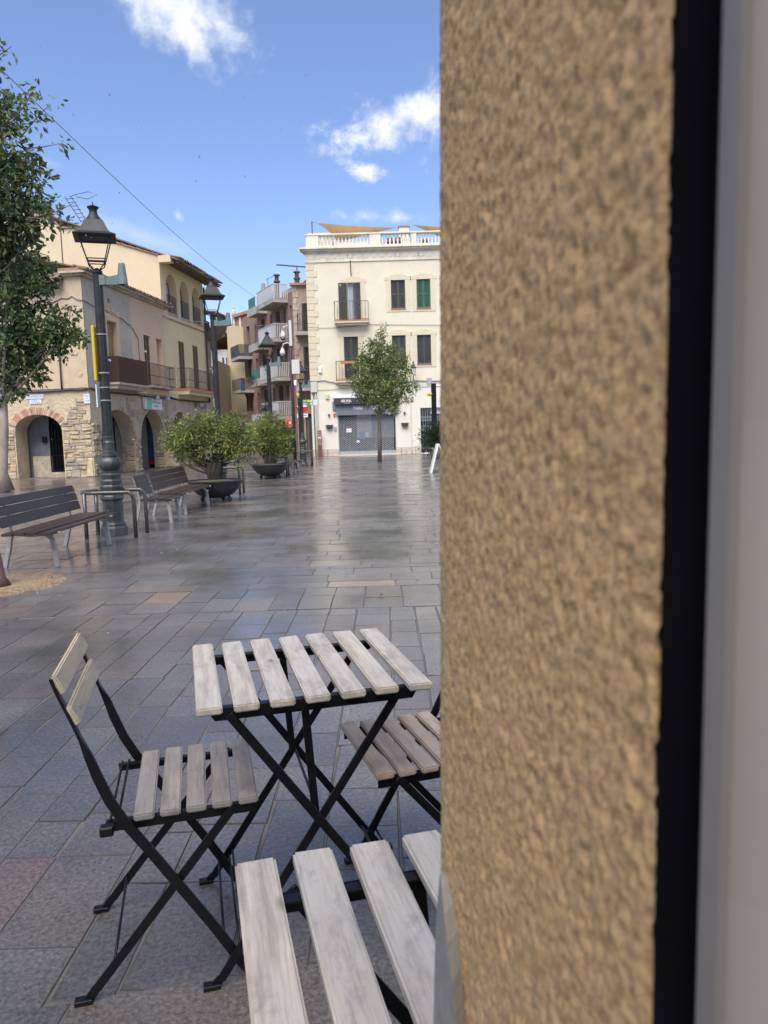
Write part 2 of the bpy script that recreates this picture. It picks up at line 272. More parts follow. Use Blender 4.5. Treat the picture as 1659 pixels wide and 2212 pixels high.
# ------------------------------------------------------------------ mesh helpers
def link(name, me, m=None, parent=None, loc=None):
    o = bpy.data.objects.new(name, me); col.objects.link(o)
    if m: me.materials.clear(); me.materials.append(M[m])
    if parent: o.parent = parent
    if loc: o.location = loc
    return o
def thing(name, label, cat, loc=(0, 0, 0), rz=0, group=None):
    o = bpy.data.objects.new(name, None); col.objects.link(o); o.location = loc; o.rotation_euler = (0, 0, rz); o.empty_display_size = .2
    o['label'] = label; o['category'] = cat
    if group: o['group'] = group
    return o
def tag(o, label, cat, group=None):
    o['label'] = label; o['category'] = cat
    if group: o['group'] = group
    return o
def kind(o, k): o['kind'] = k; return o
class MB:
    def __init__(s, f=None): s.v = []; s.f = []; s.t = f
    def add(s, vs_, fs):
        b = len(s.v); s.v += [tuple(s.t(*q)) if s.t else tuple(q) for q in vs_]; s.f += [tuple(i + b for i in q) for q in fs]; return s
    def box(s, x0, x1, y0, y1, z0, z1):
        return s.add([(x0, y0, z0), (x1, y0, z0), (x1, y1, z0), (x0, y1, z0), (x0, y0, z1), (x1, y0, z1), (x1, y1, z1), (x0, y1, z1)],
                     [(0, 3, 2, 1), (4, 5, 6, 7), (0, 1, 5, 4), (1, 2, 6, 5), (2, 3, 7, 6), (3, 0, 4, 7)])
    def hexa(s, p): return s.add(p, [(0, 3, 2, 1), (4, 5, 6, 7), (0, 1, 5, 4), (1, 2, 6, 5), (2, 3, 7, 6), (3, 0, 4, 7)])
    def bar(s, p0, p1, w, t, side=(0, 1, 0)):
        """rectangular bar from p0 to p1, thickness t along side, width w across"""
        p0, p1 = Vector(p0), Vector(p1); a = (p1 - p0).normalized(); sd_ = Vector(side); sd_ = (sd_ - a * a.dot(sd_)).normalized(); u = a.cross(sd_)
        P = []
        for p in (p0, p1):
            for i, j in ((-1, -1), (1, -1), (1, 1), (-1, 1)): P.append(p + sd_ * (t / 2 * i) + u * (w / 2 * j))
        return s.hexa(P)
    def tube(s, pts, r, n=8, caps=True):
        pts = [Vector(p) for p in pts]; rr = r if isinstance(r, (list, tuple)) else [r] * len(pts); vs_ = []; fs = []; up = None
        for i, p in enumerate(pts):
            a = (pts[min(i + 1, len(pts) - 1)] - pts[max(i - 1, 0)]).normalized()
            if up is None: up = Vector((0, 0, 1)) if abs(a.z) < .9 else Vector((1, 0, 0))
            u = a.cross(up).normalized(); v = u.cross(a).normalized(); up = v
            for k in range(n):
                q = 2 * math.pi * k / n; vs_.append(p + (u * math.cos(q) + v * math.sin(q)) * rr[i])
        for i in range(len(pts) - 1):
            for k in range(n): fs.append((i * n + k, i * n + (k + 1) % n, (i + 1) * n + (k + 1) % n, (i + 1) * n + k))
        if caps: fs.append(tuple(range(n))); fs.append(tuple((len(pts) - 1) * n + k for k in reversed(range(n))))
        return s.add(vs_, fs)
    def lathe(s, prof, n=16, c=(0, 0, 0), rot=0, sq=None):
        vs_ = []; fs = []
        for r, z in prof:
            for k in range(n):
                q = 2 * math.pi * k / n + rot; vs_.append((c[0] + r * math.cos(q), c[1] + r * math.sin(q), c[2] + z))
        for i in range(len(prof) - 1):
            for k in range(n): fs.append((i * n + k, i * n + (k + 1) % n, (i + 1) * n + (k + 1) % n, (i + 1) * n + k))
        fs.append(tuple(reversed(range(n)))); fs.append(tuple((len(prof) - 1) * n + k for k in range(n)))
        return s.add(vs_, fs)
    def quad(s, a, b, c, d_): return s.add([a, b, c, d_], [(0, 1, 2, 3)])
    def wall(s, x0, x1, z0, z1, holes, y=0, dep=.25):
        """front face at y with real openings and reveals; hole = (x0, x1, z0, z1[, arch rise])"""
        H = [tuple(h) + (0,) * (5 - len(h)) for h in holes]
        xs = sorted({x0, x1, *[h[0] for h in H], *[h[1] for h in H]}); zs = sorted({z0, z1, *[h[2] for h in H], *[h[3] for h in H]})
        xs = [q for q in xs if x0 <= q <= x1]; zs = [q for q in zs if z0 <= q <= z1]
        for i in range(len(xs) - 1):
            for j in range(len(zs) - 1):
                cx, cz = (xs[i] + xs[i + 1]) / 2, (zs[j] + zs[j + 1]) / 2
                if any(h[0] < cx < h[1] and h[2] < cz < h[3] for h in H): continue
                s.quad((xs[i], y, zs[j]), (xs[i + 1], y, zs[j]), (xs[i + 1], y, zs[j + 1]), (xs[i], y, zs[j + 1]))
        for a, b, c, e, r in H:
            sp = e - r
            for xx in (a, b): s.quad((xx, y, c), (xx, y + dep, c), (xx, y + dep, sp), (xx, y, sp))
            if c > z0 + .01: s.quad((a, y, c), (b, y, c), (b, y + dep, c), (a, y + dep, c))
            if r:
                n = 14; pr = None
                for k in range(n + 1):
                    q = math.pi * (1 - k / n); px_, pz = (a + b) / 2 + (b - a) / 2 * math.cos(q), sp + r * math.sin(q)
                    if pr:
                        s.quad((pr[0], y, pr[1]), (px_, y, pz), (px_, y, e), (pr[0], y, e)); s.quad((pr[0], y, pr[1]), (px_, y, pz), (px_, y + dep, pz), (pr[0], y + dep, pr[1]))
                    pr = (px_, pz)
            else: s.quad((a, y, e), (b, y, e), (b, y + dep, e), (a, y + dep, e))
        return s
    def mesh(s, name, bevel=0, smooth=False, seg=1, recalc=True):
        me = bpy.data.meshes.new(name); me.from_pydata(s.v, [], s.f)
        if bevel or recalc:
            bm = bmesh.new(); bm.from_mesh(me)
            if recalc: bmesh.ops.recalc_face_normals(bm, faces=bm.faces)
            if bevel:
                ed = [e for e in bm.edges if len(e.link_faces) == 2 and e.calc_face_angle(0) > .5]
                bmesh.ops.bevel(bm, geom=ed, offset=bevel, segments=seg, affect='EDGES', clamp_overlap=True)
            bm.to_mesh(me); bm.free()
        if smooth: me.polygons.foreach_set('use_smooth', [True] * len(me.polygons))
        me.update(); return me
    def build(s, name, m, parent=None, **k):
        loc = k.pop('loc', None); return link(name, s.mesh(name, **k), m, parent, loc)
def autosmooth(o, ang=40):
    me = o.data; bm = bmesh.new(); bm.from_mesh(me)
    for e in bm.edges:
        e.smooth = not (len(e.link_faces) == 2 and e.calc_face_angle(0) > R(ang))
    for f in bm.faces: f.smooth = True
    bm.to_mesh(me); bm.free(); return o
def kids(o): return [c for c in KID if c.parent == o]
def copy_tree(o, parent=None, loc=None, rz=None, label=None):
    c = o.copy(); col.objects.link(c); c.parent = parent
    if loc is not None: c.location = loc
    if rz is not None: c.rotation_euler = (0, 0, rz)
    if label: c['label'] = label
    for ch in list(o.children): copy_tree(ch, c)
    return c
def set_tint(me, cols):
    a = me.color_attributes.new('tint', 'FLOAT_COLOR', 'POINT'); a.data.foreach_set('color', np.asarray(cols, dtype=np.float32).ravel())
def text(s, size, m, parent, loc, rot=(R(90), 0, 0), ext=.004, name='lettering', bold=0, sx=1, align='CENTER'):
    c = bpy.data.curves.new(name, 'FONT'); c.body = s; c.size = size; c.extrude = ext; c.align_x = align; c.align_y = 'CENTER'; c.offset = bold; c.materials.append(M[m])
    o = bpy.data.objects.new(name, c); col.objects.link(o); bpy.context.view_layer.update()
    me = bpy.data.meshes.new_from_object(o.evaluated_get(bpy.context.evaluated_depsgraph_get())); bpy.data.objects.remove(o); bpy.data.curves.remove(c)
    o = bpy.data.objects.new(name, me); col.objects.link(o); o.parent = parent; o.location = loc; o.rotation_euler = rot; o.scale = (sx, 1, 1); return o

# ================================================================== GROUND
g = MB().box(-300, 300, -60, 500, -1.5, -.022).build('ground', 'mortar'); kind(g, 'structure'); g['label'] = 'damp ground under and beyond the square'
plaza = MB().quad((-26, -.5, -.0035), (14, -.5, -.0035), (14, 62, -.0035), (-26, 62, -.0035)).build('plaza_paving', 'mortar'); kind(plaza, 'structure')
SOIL = (-3.52, 6.86, .56)
special = [((.03, 6.47), (.235, .19, .13)), ((-.33, 7.45), (.185, .16, .125)), ((-1.78, 6.15), (.20, .15, .105)), ((-1.12, 1.95), (.13, .092, .078)), ((-1.3, 1.75), (.125, .092, .079)), ((-3.0, 5.75), (.14, .105, .085)),
           ((-1.62, 2.75), (.14, .09, .075)), ((-2.6, 7.6), (.165, .122, .092)), ((-2.35, 11.3), (.16, .125, .095)), ((-3.1, 4.3), (.15, .10, .08)), ((.2, 3.7), (.13, .10, .085)), ((-.95, 3.4), (.12, .095, .09))]
def tint_at(x, y):
    n1 = noise.noise(Vector((x * .55, y * .4, 3.3))); n2 = random.random()
    base = np.array([.118, .106, .094]) * (.82 + .34 * n2)
    k = random.random()
    if k < .10: base = np.array([.135, .113, .093]) * (.8 + .35 * n2)
    elif k < .125: base = np.array([.128, .10, .085]) * (.8 + .35 * n2)
    elif k < .15: base = np.array([.145, .13, .108]) * (.8 + .3 * n2)
    far = max(0, min(1, (y - 7) / 9)); warm = np.array([.135, .115, .10]) * (.85 + .3 * n2)
    if x < -1.6 and y < 9: far = max(far, min(1, (-1.6 - x) / 3) * .6)
    base = base * (1 - far) + warm * far
    base = base * (1 + .35 * n1)
    return base
stones = []
def stone(poly, y_mid):
    cx = sum(p[0] for p in poly) / 4; cy = sum(p[1] for p in poly) / 4
    if math.hypot(cx - SOIL[0], cy - SOIL[1]) < SOIL[2] + .1: return
    if cy < .55: return
    stones.append((poly, cx, cy))
def jit(a): return random.uniform(-a, a)
# slabs along the house wall, laid parallel to it
x = -4.2
for row, (dy0, dy1) in enumerate(((-.50, -.24), (-.24, 0.0), (-.78, -.50), (-1.04, -.78))):
    x = -5 + random.random() * .4
    while x < 3:
        wd = random.uniform(.34, .75); f = lambda q, e: (q, 1.70 + .17 * (q + .5) + e - .008)
        stone([f(x + .002, dy0 + .006), f(x + wd - .002, dy0 + .006), f(x + wd - .002, dy1 - .006), f(x + .002, dy1 - .006)], 1); x += wd
# courses that run away from the wall
x = -9.0
while x < 3.4:
    wd = random.choice((.14, .16, .18, .20, .24, .28)); y = 1.70 + .17 * (x + .5) + .0
    y += 0
    while y < 5.52:
        ln = random.uniform(.22, .46); e = min(y + ln, 5.52)
        if e - y > .1:
            stone([(x + .0015, y + .001), (x + wd - .0015, y + .001), (x + wd - .0015 + jit(.003), e - .001), (x + .005 + jit(.003), e - .001)], 1)
        y = e
    x += wd
x = -12.0
while x < 4:
    wd = random.uniform(.19, .31); y = 5.53; k = random.choice((0, .06, .12))
    for ln in (.34 + k, .42 - k):
        stone([(x + .002, y + .002), (x + wd - .002, y + .002), (x + wd - .002, y + ln - .002), (x + .002, y + ln - .002)], 1); y += ln
    x += wd
y = 6.31
while y < 43:
    dp = random.uniform(.17, .33); x = -13.5 + random.random()
    lim = 4.6
    while x < lim:
        wd = random.uniform(.28, .72) if y < 20 else random.uniform(.5, 1.2)
        bx_ = -9.94 + (y - 26.2) * .0998
        if not (x < -9.8 and y > 26.0) and not (y > 26 and x < bx_):
            if not (x > -3.9 and y > 41.5): stone([(x + .002, y + .002), (x + wd - .002, y + .002), (x + wd - .002 + jit(.004), y + dp - .002), (x + .006 + jit(.004), y + dp - .002)], 1)
        x += wd
    y += dp
sp_idx = {}
for (sx, sy), c_ in special:
    j = min(range(len(stones)), key=lambda i: (stones[i][1] - sx) ** 2 + (stones[i][2] - sy) ** 2); sp_idx[j] = c_
def stone_geo(poly, i, cx, cy):
    c_ = tuple(sp_idx[i]) if i in sp_idx else tint_at(cx, cy)
    zt = random.uniform(-.0018, .0018); tx, ty = jit(.005), jit(.005)
    if cy > 12: tx *= .4; ty *= .4
    bv = .003
    v = []
    poly = [(p_ + jit(.005), q_ + jit(.005)) for p_, q_ in poly]
    for px_, py_ in poly: v.append((px_, py_, -.03))
    for px_, py_ in poly: v.append((px_, py_, zt - .0025 + (px_ - cx) * tx + (py_ - cy) * ty))
    for px_, py_ in poly:
        qx = px_ + (bv if px_ < cx else -bv) * random.uniform(.6, 1.6); qy = py_ + (bv if py_ < cy else -bv) * random.uniform(.6, 1.6); v.append((qx, qy, zt + (qx - cx) * tx + (qy - cy) * ty))
    f = [(8, 9, 10, 11)]
    for k in range(4): n_ = (k + 1) % 4; f += [(k, n_, 4 + n_, 4 + k), (4 + k, 4 + n_, 8 + n_, 8 + k)]      # top first, then the edges
    return v, f, c_
def in_view(cx, cy):
    q = Vector((cx, cy, 0)) - Vector((0, 0, EYE)); z = q.dot(FW)
    if z < .3: return False
    u = 829.5 + FPX * q.dot(RT) / z; v = 1106 - FPX * q.dot(UP) / z
    return -10 < u < 955 and v < 2230
order = sorted([i for i in range(len(stones)) if in_view(stones[i][1], stones[i][2])], key=lambda i: stones[i][2] ** 2 + stones[i][1] ** 2)
own = set(order[:300]); BV, BF, BC = [], [], []
for i, (poly, cx, cy) in enumerate(stones):
    v, f, c_ = stone_geo(poly, i, cx, cy)
    if i in own:
        me = bpy.data.meshes.new('paving_stone'); me.from_pydata(v, [], f); set_tint(me, [(*c_, 1)] * len(v)); link('paving_stone', me, 'wet_stone', plaza); me.materials.append(M['stone_edge']); me.polygons.foreach_set('material_index', [0] + [1] * 8)
    else:
        b = len(BV); BV += v; BF += [tuple(k + b for k in q) for q in f]; BC += [(*c_, 1)] * len(v)
me = bpy.data.meshes.new('paving_stones'); me.from_pydata(BV, [], BF); set_tint(me, BC); o = link('paving_stones', me, 'wet_stone', plaza); me.materials.append(M['stone_edge']); me.polygons.foreach_set('material_index', ([0] + [1] * 8) * (len(BF) // 9)); kind(o, 'stuff')
# soil disc at the near tree with a stone rim
tp = MB().lathe([(SOIL[2], -.02), (SOIL[2], -.004), (.3, .012), (.05, .02)], 28, (SOIL[0], SOIL[1], 0)).build('tree_pit', 'soil'); kind(tp, 'structure')
mb = MB()
for k in range(900):
    q = random.random() * 6.28; r = SOIL[2] * math.sqrt(random.random()) * .98; s_ = random.uniform(.005, .014); px_, py_ = SOIL[0] + r * math.cos(q), SOIL[1] + r * math.sin(q); z_ = .003 + (1 - r / SOIL[2]) * .012
    mb.add([(px_ - s_, py_, z_), (px_, py_ - s_, z_), (px_ + s_, py_, z_), (px_, py_ + s_, z_), (px_ + jit(.003), py_, z_ + s_ * 1.1)], [(0, 1, 4), (1, 2, 4), (2, 3, 4), (3, 0, 4)])
kind(mb.build('gravel', 'soil', recalc=False), 'stuff')

# ================================================================== CAFE WALL (near) AND WINDOW FRAME
cafe = thing('cafe_wall', 'rough ochre plastered corner of the cafe wall right beside the camera', 'wall', (0, 0, 0))
def edge(x_top, x_bot, Y):      # an upright edge that is very slightly out of plumb
    a, b = at(x_top, 0, Y), at(x_bot, 2212, Y); t = (b - a) / (a.z - b.z)
    return lambda z: a + t * (a.z - z)
EO = edge(949, 952, .42); EI = edge(1458, 1410, .20); yaw_f = R(11)
fx, fy = math.cos(yaw_f), math.sin(yaw_f)
def plaster_pt(s_, z):          # s_ 0..1 along the splayed jamb, <0 round the corner on the outer face
    a, b = EO(z), EI(z)
    return a, b
def disp(p): 
    q = p * 175; h = .55 - abs(noise.noise(q)) * 1.3 + noise.noise(q * 1.9 + Vector((5, 1, 2))) * .45
    return h * .0022 + noise.noise(p * 22) * .0008
rows = [z_ for z_ in np.arange(.86, 1.64, .0022)]; cols_ = 118
vs_, fs = [], []
for z_ in rows:
    a, b = plaster_pt(0, z_); jn = (b - a).cross(Vector((0, 0, 1))).normalized(); jn = jn if jn.x < 0 else -jn; on = Vector((fy, -fx, 0)) * -1
    for k in range(-8, cols_):
        if k < 0: p = a + Vector((fx, fy, 0)) * (-k * .003) ; nn = Vector((-fy, fx, 0))
        else:
            s_ = k / (cols_ - 1); p = a.lerp(b, s_); nn = jn
            if k < 3: nn = (jn * k + Vector((-fy, fx, 0)) * (3 - k)).normalized(); p = p - nn * (.0012 * (3 - k) / 3)
            if k > cols_ - 3: p = p - jn * .0003 * (k - cols_ + 3)
        vs_.append(p + nn * disp(p))
nc = cols_ + 8
for i in range(len(rows) - 1):
    for k in range(nc - 1): fs.append((i * nc + k, i * nc + k + 1, (i + 1) * nc + k + 1, (i + 1) * nc + k))
me = bpy.data.meshes.new('jamb_plaster'); me.from_pydata(vs_, [], fs); me.polygons.foreach_set('use_smooth', [True] * len(fs)); link('jamb_plaster', me, 'ochre_plaster', cafe)
def slab_poly(mbx, z0, z1, n=1):
    pa = []
    for z_ in (z0, z1):
        a, b = plaster_pt(0, z_); o_ = Vector((fx, fy, 0)); back = Vector((fy, -fx, 0)) * -1
        pa += [a, b, b + Vector((.9, .16, 0)), a + o_ * 7.5 + Vector((0, -.25, 0)), a + o_ * 7.5]
    mbx.add(pa, [(0, 1, 2, 3, 4), (9, 8, 7, 6, 5), (0, 5, 6, 1), (1, 6, 7, 2), (2, 7, 8, 3), (3, 8, 9, 4), (4, 9, 5, 0)])
mb = MB(); slab_poly(mb, 0, .858); slab_poly(mb, 1.637, 2.7)
a, b = plaster_pt(0, .858); a2, b2 = plaster_pt(0, 1.637); o_ = Vector((fx, fy, 0)); sh = Vector((.012, -.004, 0))
mb.hexa([a + o_ * .024, b + Vector((.004, .003, 0)), b + Vector((.9, .16, 0)), a + o_ * 7.5, a2 + o_ * .024, b2 + Vector((.004, .003, 0)), b2 + Vector((.9, .16, 0)), a2 + o_ * 7.5])
mb.build('wall_body', 'ochre_plaster', cafe)
# the other side of the window opening and the lintel over it
lw = MB(); L0 = EO(1.3) - o_ * 1.15; L0.z = 0
def fbox(mbx, p, ln, z0, z1, th=.25):
    n_ = Vector((fy, -fx, 0)); q = [p, p + o_ * ln, p + o_ * ln + n_ * th, p + n_ * th]
    mbx.hexa([Vector((*v_.xy, z0)) for v_ in q] + [Vector((*v_.xy, z1)) for v_ in q])
fbox(lw, L0 - o_ * 7, 6.9, 0, 2.7); fbox(lw, L0 - o_ * .098, 1.24, 2.35, 2.7, .249)  # out of view; wall top kept low so the sun reaches the tables
lw.build('facade', 'ochre_plaster', cafe)
led = MB(); prof = [(2300, 935, 1000), (2212, 936, 987), (2120, 938, 975), (2040, 940, 966), (1975, 943, 959), (1920, 947, 954), (1888, 950, 951.5)]
A_ = [at(x0, yy, .43) for yy, x0, x1 in prof]; B_ = [at(x1, yy, .362 + .05 * (k / 6) ** 2) for k, (yy, x0, x1) in enumerate(prof)]; C_ = [p + Vector((.02, .03, 0)) for p in B_]; D_ = [p + Vector((.03, .002, 0)) for p in A_]
for P_, Q_ in ((A_, B_), (B_, C_), (A_, D_)):
    for k in range(6): led.quad(P_[k], Q_[k], Q_[k + 1], P_[k + 1])
led.build('stone_ledge', 'sill_stone', cafe)
fr_ = thing('window_frame', 'light grey window frame with its black rubber gap at the right edge', 'window frame', (0, 0, 0))
G0 = edge(1457, 1409, .197); G1 = edge(1562, 1502, .185); G2 = edge(1605, 1545, .175); G3 = edge(1612, 1555, .18); G4 = edge(2300, 2250, .15)
def strip(name, A_, B_, m, da=0, db=0, z0=.3, z1=2.3):
    mb = MB(); nb = 16
    for k in range(nb):
        za, zb = z0 + (z1 - z0) * k / nb, z0 + (z1 - z0) * (k + 1) / nb
        mb.quad(A_(za) + Vector((0, da, 0)), B_(za) + Vector((0, db, 0)), B_(zb) + Vector((0, db, 0)), A_(zb) + Vector((0, da, 0)))
    return mb.build(name, m, fr_, recalc=False)
sh_ = lambda E_, dx, dy: (lambda z: E_(z) + Vector((dx, dy, 0)))
strip('gasket', G0, sh_(G0, .06, .001), 'gasket', 0, 0)
strip('frame_edge', G1, G2, 'upvc'); strip('frame_groove', G2, sh_(G2, .008, .012), 'upvc'); strip('frame_face', sh_(G2, .008, .012), G4, 'upvc')

# ================================================================== FOLDING TABLES AND CHAIRS
def slat_mesh(name, wd, ln, th=.018, bev=.0035):
    return MB().box(-wd / 2, wd / 2, -ln / 2, ln / 2, -th / 2, th / 2).mesh(name, bevel=bev, seg=2)
def foot(mbx, x, y, s): mbx.box(x - .014 - (.012 if s < 0 else 0), x + .014 + (.012 if s > 0 else 0), y - .011, y + .011, .0, .012)
def make_table(label, loc, rz):
    t = thing('folding_table', label, 'table', loc, rz, 'folding slatted bistro tables'); sm = slat_mesh('slat', .057, .54)
    for k in range(7):
        o = link('slat', sm, 'table_wood', t, (-.275 + .0285 + .0822 * k, jit(.003), .691 + jit(.0006))); o.rotation_euler = (jit(.002), jit(.02), jit(.006))
    for yy in (-.232, .205):
        mb = MB(); s = 1 if yy > 0 else -1
        mb.add([(-.252, yy - .002, .682), (.252, yy - .002, .682), (.235, yy - .002, .654), (-.235, yy - .002, .654), (-.252, yy + .002, .682), (.252, yy + .002, .682), (.235, yy + .002, .654), (-.235, yy + .002, .654)],
               [(0, 1, 2, 3), (7, 6, 5, 4), (0, 4, 5, 1), (1, 5, 6, 2), (2, 6, 7, 3), (3, 7, 4, 0)])
        mb.box(-.252, .252, min(yy, yy - s * .022), max(yy, yy - s * .022), .6785, .682); mb.build('rail', 'black_steel', t)
    for yy, k in ((-.238, 1), (-.222, -1), (.235, 1), (.219, -1)):
        mb = MB(); mb.bar((-.203 * k, yy, .668), (.252 * k, yy, .018), .021, .006); mb.bar((.252 * k, yy, .022), (.268 * k, yy, .006), .021, .0062); foot(mb, .268 * k, yy, k); mb.build('leg', 'black_steel', t, bevel=.0012)
    for yy in (-.205, .200):
        MB().bar((-.025, yy, .668), (-.008, yy, .375), .019, .005).build('stay', 'black_steel', t, bevel=.001)
    for x_, z_ in ((.205, .085), (.195, .100), (-.205, .085), (-.195, .100)):
        s = 1 if x_ > 0 else -1; y0, y1 = ((-.235, .232) if s > 0 else (-.219, .217)); MB().tube([(x_, y0, z_), (x_, y1, z_)], .0032, 6).build('rod', 'black_steel', t, smooth=True)
    MB().tube([(0, -.243, .378), (0, .24, .378)], .004, 6).build('pivot', 'black_steel', t)
    return t
make_table('weathered slatted folding table standing between the two chairs', (-.2303, 1.9533, 0), .257)
ca, sa = math.cos(.2466), math.sin(.2466); hx, hy = .275, -.27
make_table('bleached slatted folding table at the bottom edge of the picture, nearest the wall', (-.2255 + hx * ca - hy * sa, 1.015 + hx * sa + hy * ca, 0), .2466)
def make_chair(label, loc, rz, wd_s, wd_b, lean=0):
    t = thing('folding_chair', label, 'chair', loc, rz, 'folding slatted bistro chairs'); H = .44; sm = slat_mesh('slat', .046, .372, .016)
    for k in range(5): o = link('slat', sm, wd_s, t, (-.1425 + .023 + .0597 * k, jit(.001), H - .008 + .001 * k)); o.rotation_euler = (0, jit(.03), jit(.009))
    A = [(.088, .03), (.021, .145), (-.058, .270), (-.115, .360), (-.160, .428), (-.190, .485), (-.212, .545), (-.228, .597), (-.243, .636), (-.254, .668), (-.268, .705), (-.283, .745), (-.294, .780)]
    for s in (-1, 1):
        yy = s * .190; mb = MB(); A2 = [(.108, .005)] + A
        vs_ = []; fs = []
        for i, (x_, z_) in enumerate(A2):
            pa = Vector(A2[max(i - 1, 0)]); pb = Vector(A2[min(i + 1, len(A2) - 1)]); tn = (pb - pa).normalized(); nn = Vector((-tn.y, tn.x))
            wv, th = (.0115, .003)
            if i >= 9: wv, th = .0035, .009       # the strip is twisted a quarter turn above the seat
            if i == 8: wv, th = .009, .0045
            for a_, b_ in ((-1, -1), (1, -1), (1, 1), (-1, 1)): vs_.append((x_ + nn.x * wv * a_, yy - s * (.006 if i >= 9 else 0) + th * b_, z_ + nn.y * wv * a_))
        for i in range(len(A2) - 1):
            for k in range(4): fs.append((i * 4 + k, i * 4 + (k + 1) % 4, i * 4 + 4 + (k + 1) % 4, i * 4 + 4 + k))
        fs += [(3, 2, 1, 0), tuple(len(A2) * 4 - 4 + k for k in range(4))]
        mb.add(vs_, fs); foot(mb, .115, yy, 1); mb.build('upright', 'black_steel', t)
        y2 = s * .178; mb = MB(); mb.bar((-.248, y2, .03), (.085, y2, .425), .021, .006); mb.bar((-.246, y2, .034), (-.268, y2, .006), .021, .0062); foot(mb, -.272, y2, -1); mb.build('leg', 'black_steel', t, bevel=.0012)
        y3 = s * .166; mb = MB(); mb.box(-.205, .135, y3 - .0018, y3 + .0018, H - .040, H - .018); mb.box(-.205, .135, min(y3, y3 - s * .016), max(y3, y3 - s * .016), H - .021, H - .0175); mb.build('seat_rail', 'black_steel', t)
    for x_, z_ in ((-.195, .425), (-.178, .427)): MB().tube([(x_, -.166, z_), (x_, .166, z_)], .0032, 6).build('rod', 'black_steel', t, smooth=True)
    MB().tube([(-.205, -.178, .09), (-.205, .178, .09)], .0035, 6).build('rod', 'black_steel', t, smooth=True)
    MB().tube([(.045, -.19, .10), (.045, .19, .10)], .0035, 6).build('rod', 'black_steel', t, smooth=True)
    MB().box(-.215, -.185, -.203, -.178, .405, .428).build('bracket', 'black_steel', t, bevel=.003)
    bs = slat_mesh('back_slat', .048, .386, .013)
    for x_, z_ in ((-.262, .691), (-.287, .765)):
        o = link('back_slat', bs, wd_b, t, (x_ + .008, 0, z_)); o.rotation_euler = (0, R(-90 + 22), 0)
        o.rotation_euler = (0, R(90 - 25), 0)
    return t
make_chair('folding chair left of the table, greyed seat slats and paler back slats', (-.5015, 1.8725, 0), .244, 'chair_wood', 'back_wood')
make_chair('folding chair with browner seat slats, half hidden by the wall', (.043, 2.038, 0), .31 + math.pi, 'brown_chair_wood', 'brown_chair_wood')

# ================================================================== BENCHES
def make_bench(label, x, y0, y1, single=False, cat='bench'):
    """faces +x; y0..y1 its length"""
    t = thing('single_seat' if single else 'park_bench', label, cat, (x, y0, 0), 0, 'slatted street benches and seats along the row of lamps'); ln = y1 - y0
    for k, (a_, b_, z_) in enumerate(((.0, .115, .385), (.122, .235, .390), (.242, .355, .392), (.362, .475, .386))):
        mb = MB(); mb.box(a_ - .5, b_ - .5, 0, ln, z_ - .028, z_ + (0 if k < 3 else -.006)); mb.build('seat_slat', 'bench_wood', t, bevel=.006, seg=2)
    for z0, z1, x0 in ((.44, .545, -.50), (.555, .645, -.53), (.655, .735, -.56)):
        mb = MB(); tl = .03; mb.hexa([(x0, 0, z0), (x0 + .03, 0, z0), (x0 + .03, ln, z0), (x0, ln, z0), (x0 - tl, 0, z1), (x0 + .03 - tl, 0, z1), (x0 + .03 - tl, ln, z1), (x0 - tl, ln, z1)]); mb.build('back_slat', 'bench_wood', t, bevel=.006, seg=2)
    ys = (.06, ln - .06) if single else (.24, ln - .24)
    for yy in ys:
        mb = MB(); w_ = .019
        def sec(pts, r, mbx=mb):
            for (x0, z0), (x1, z1) in zip(pts, pts[1:]): mbx.bar((x0, yy, z0), (x1, yy, z1), r, w_ * 2)
        sec([(-.06, 0), (-.075, .18), (-.095, .30), (-.15, .345)], .05); sec([(-.15, .345), (-.05, .352), (.0, .36)], .02); sec([(-.15, .345), (-.30, .335), (-.46, .35)], .035)
        sec([(-.60, 0), (-.545, .2), (-.515, .36)], .045); sec([(-.515, .36), (-.535, .52), (-.592, .715)], .03)
        mb.build('support', 'cast_alu', t, bevel=.005)
    return t
B1 = make_bench('dark slatted bench standing beside the nearest lamp post and the tree pit', -3.33, 7.52, 9.50)
make_bench('single seat with four slats between the nearest lamp post and the long bench', -3.14, 11.30, 11.88, True, 'seat')
make_bench('dark slatted bench in front of the large planter, back towards the arches', -3.24, 12.35, 14.5)
make_bench('distant dark slatted bench beside the camera mast', -2.75, 24.3, 26.4)
make_bench('distant single seat right behind the second planter', -2.80, 23.65, 24.15, True, 'seat')

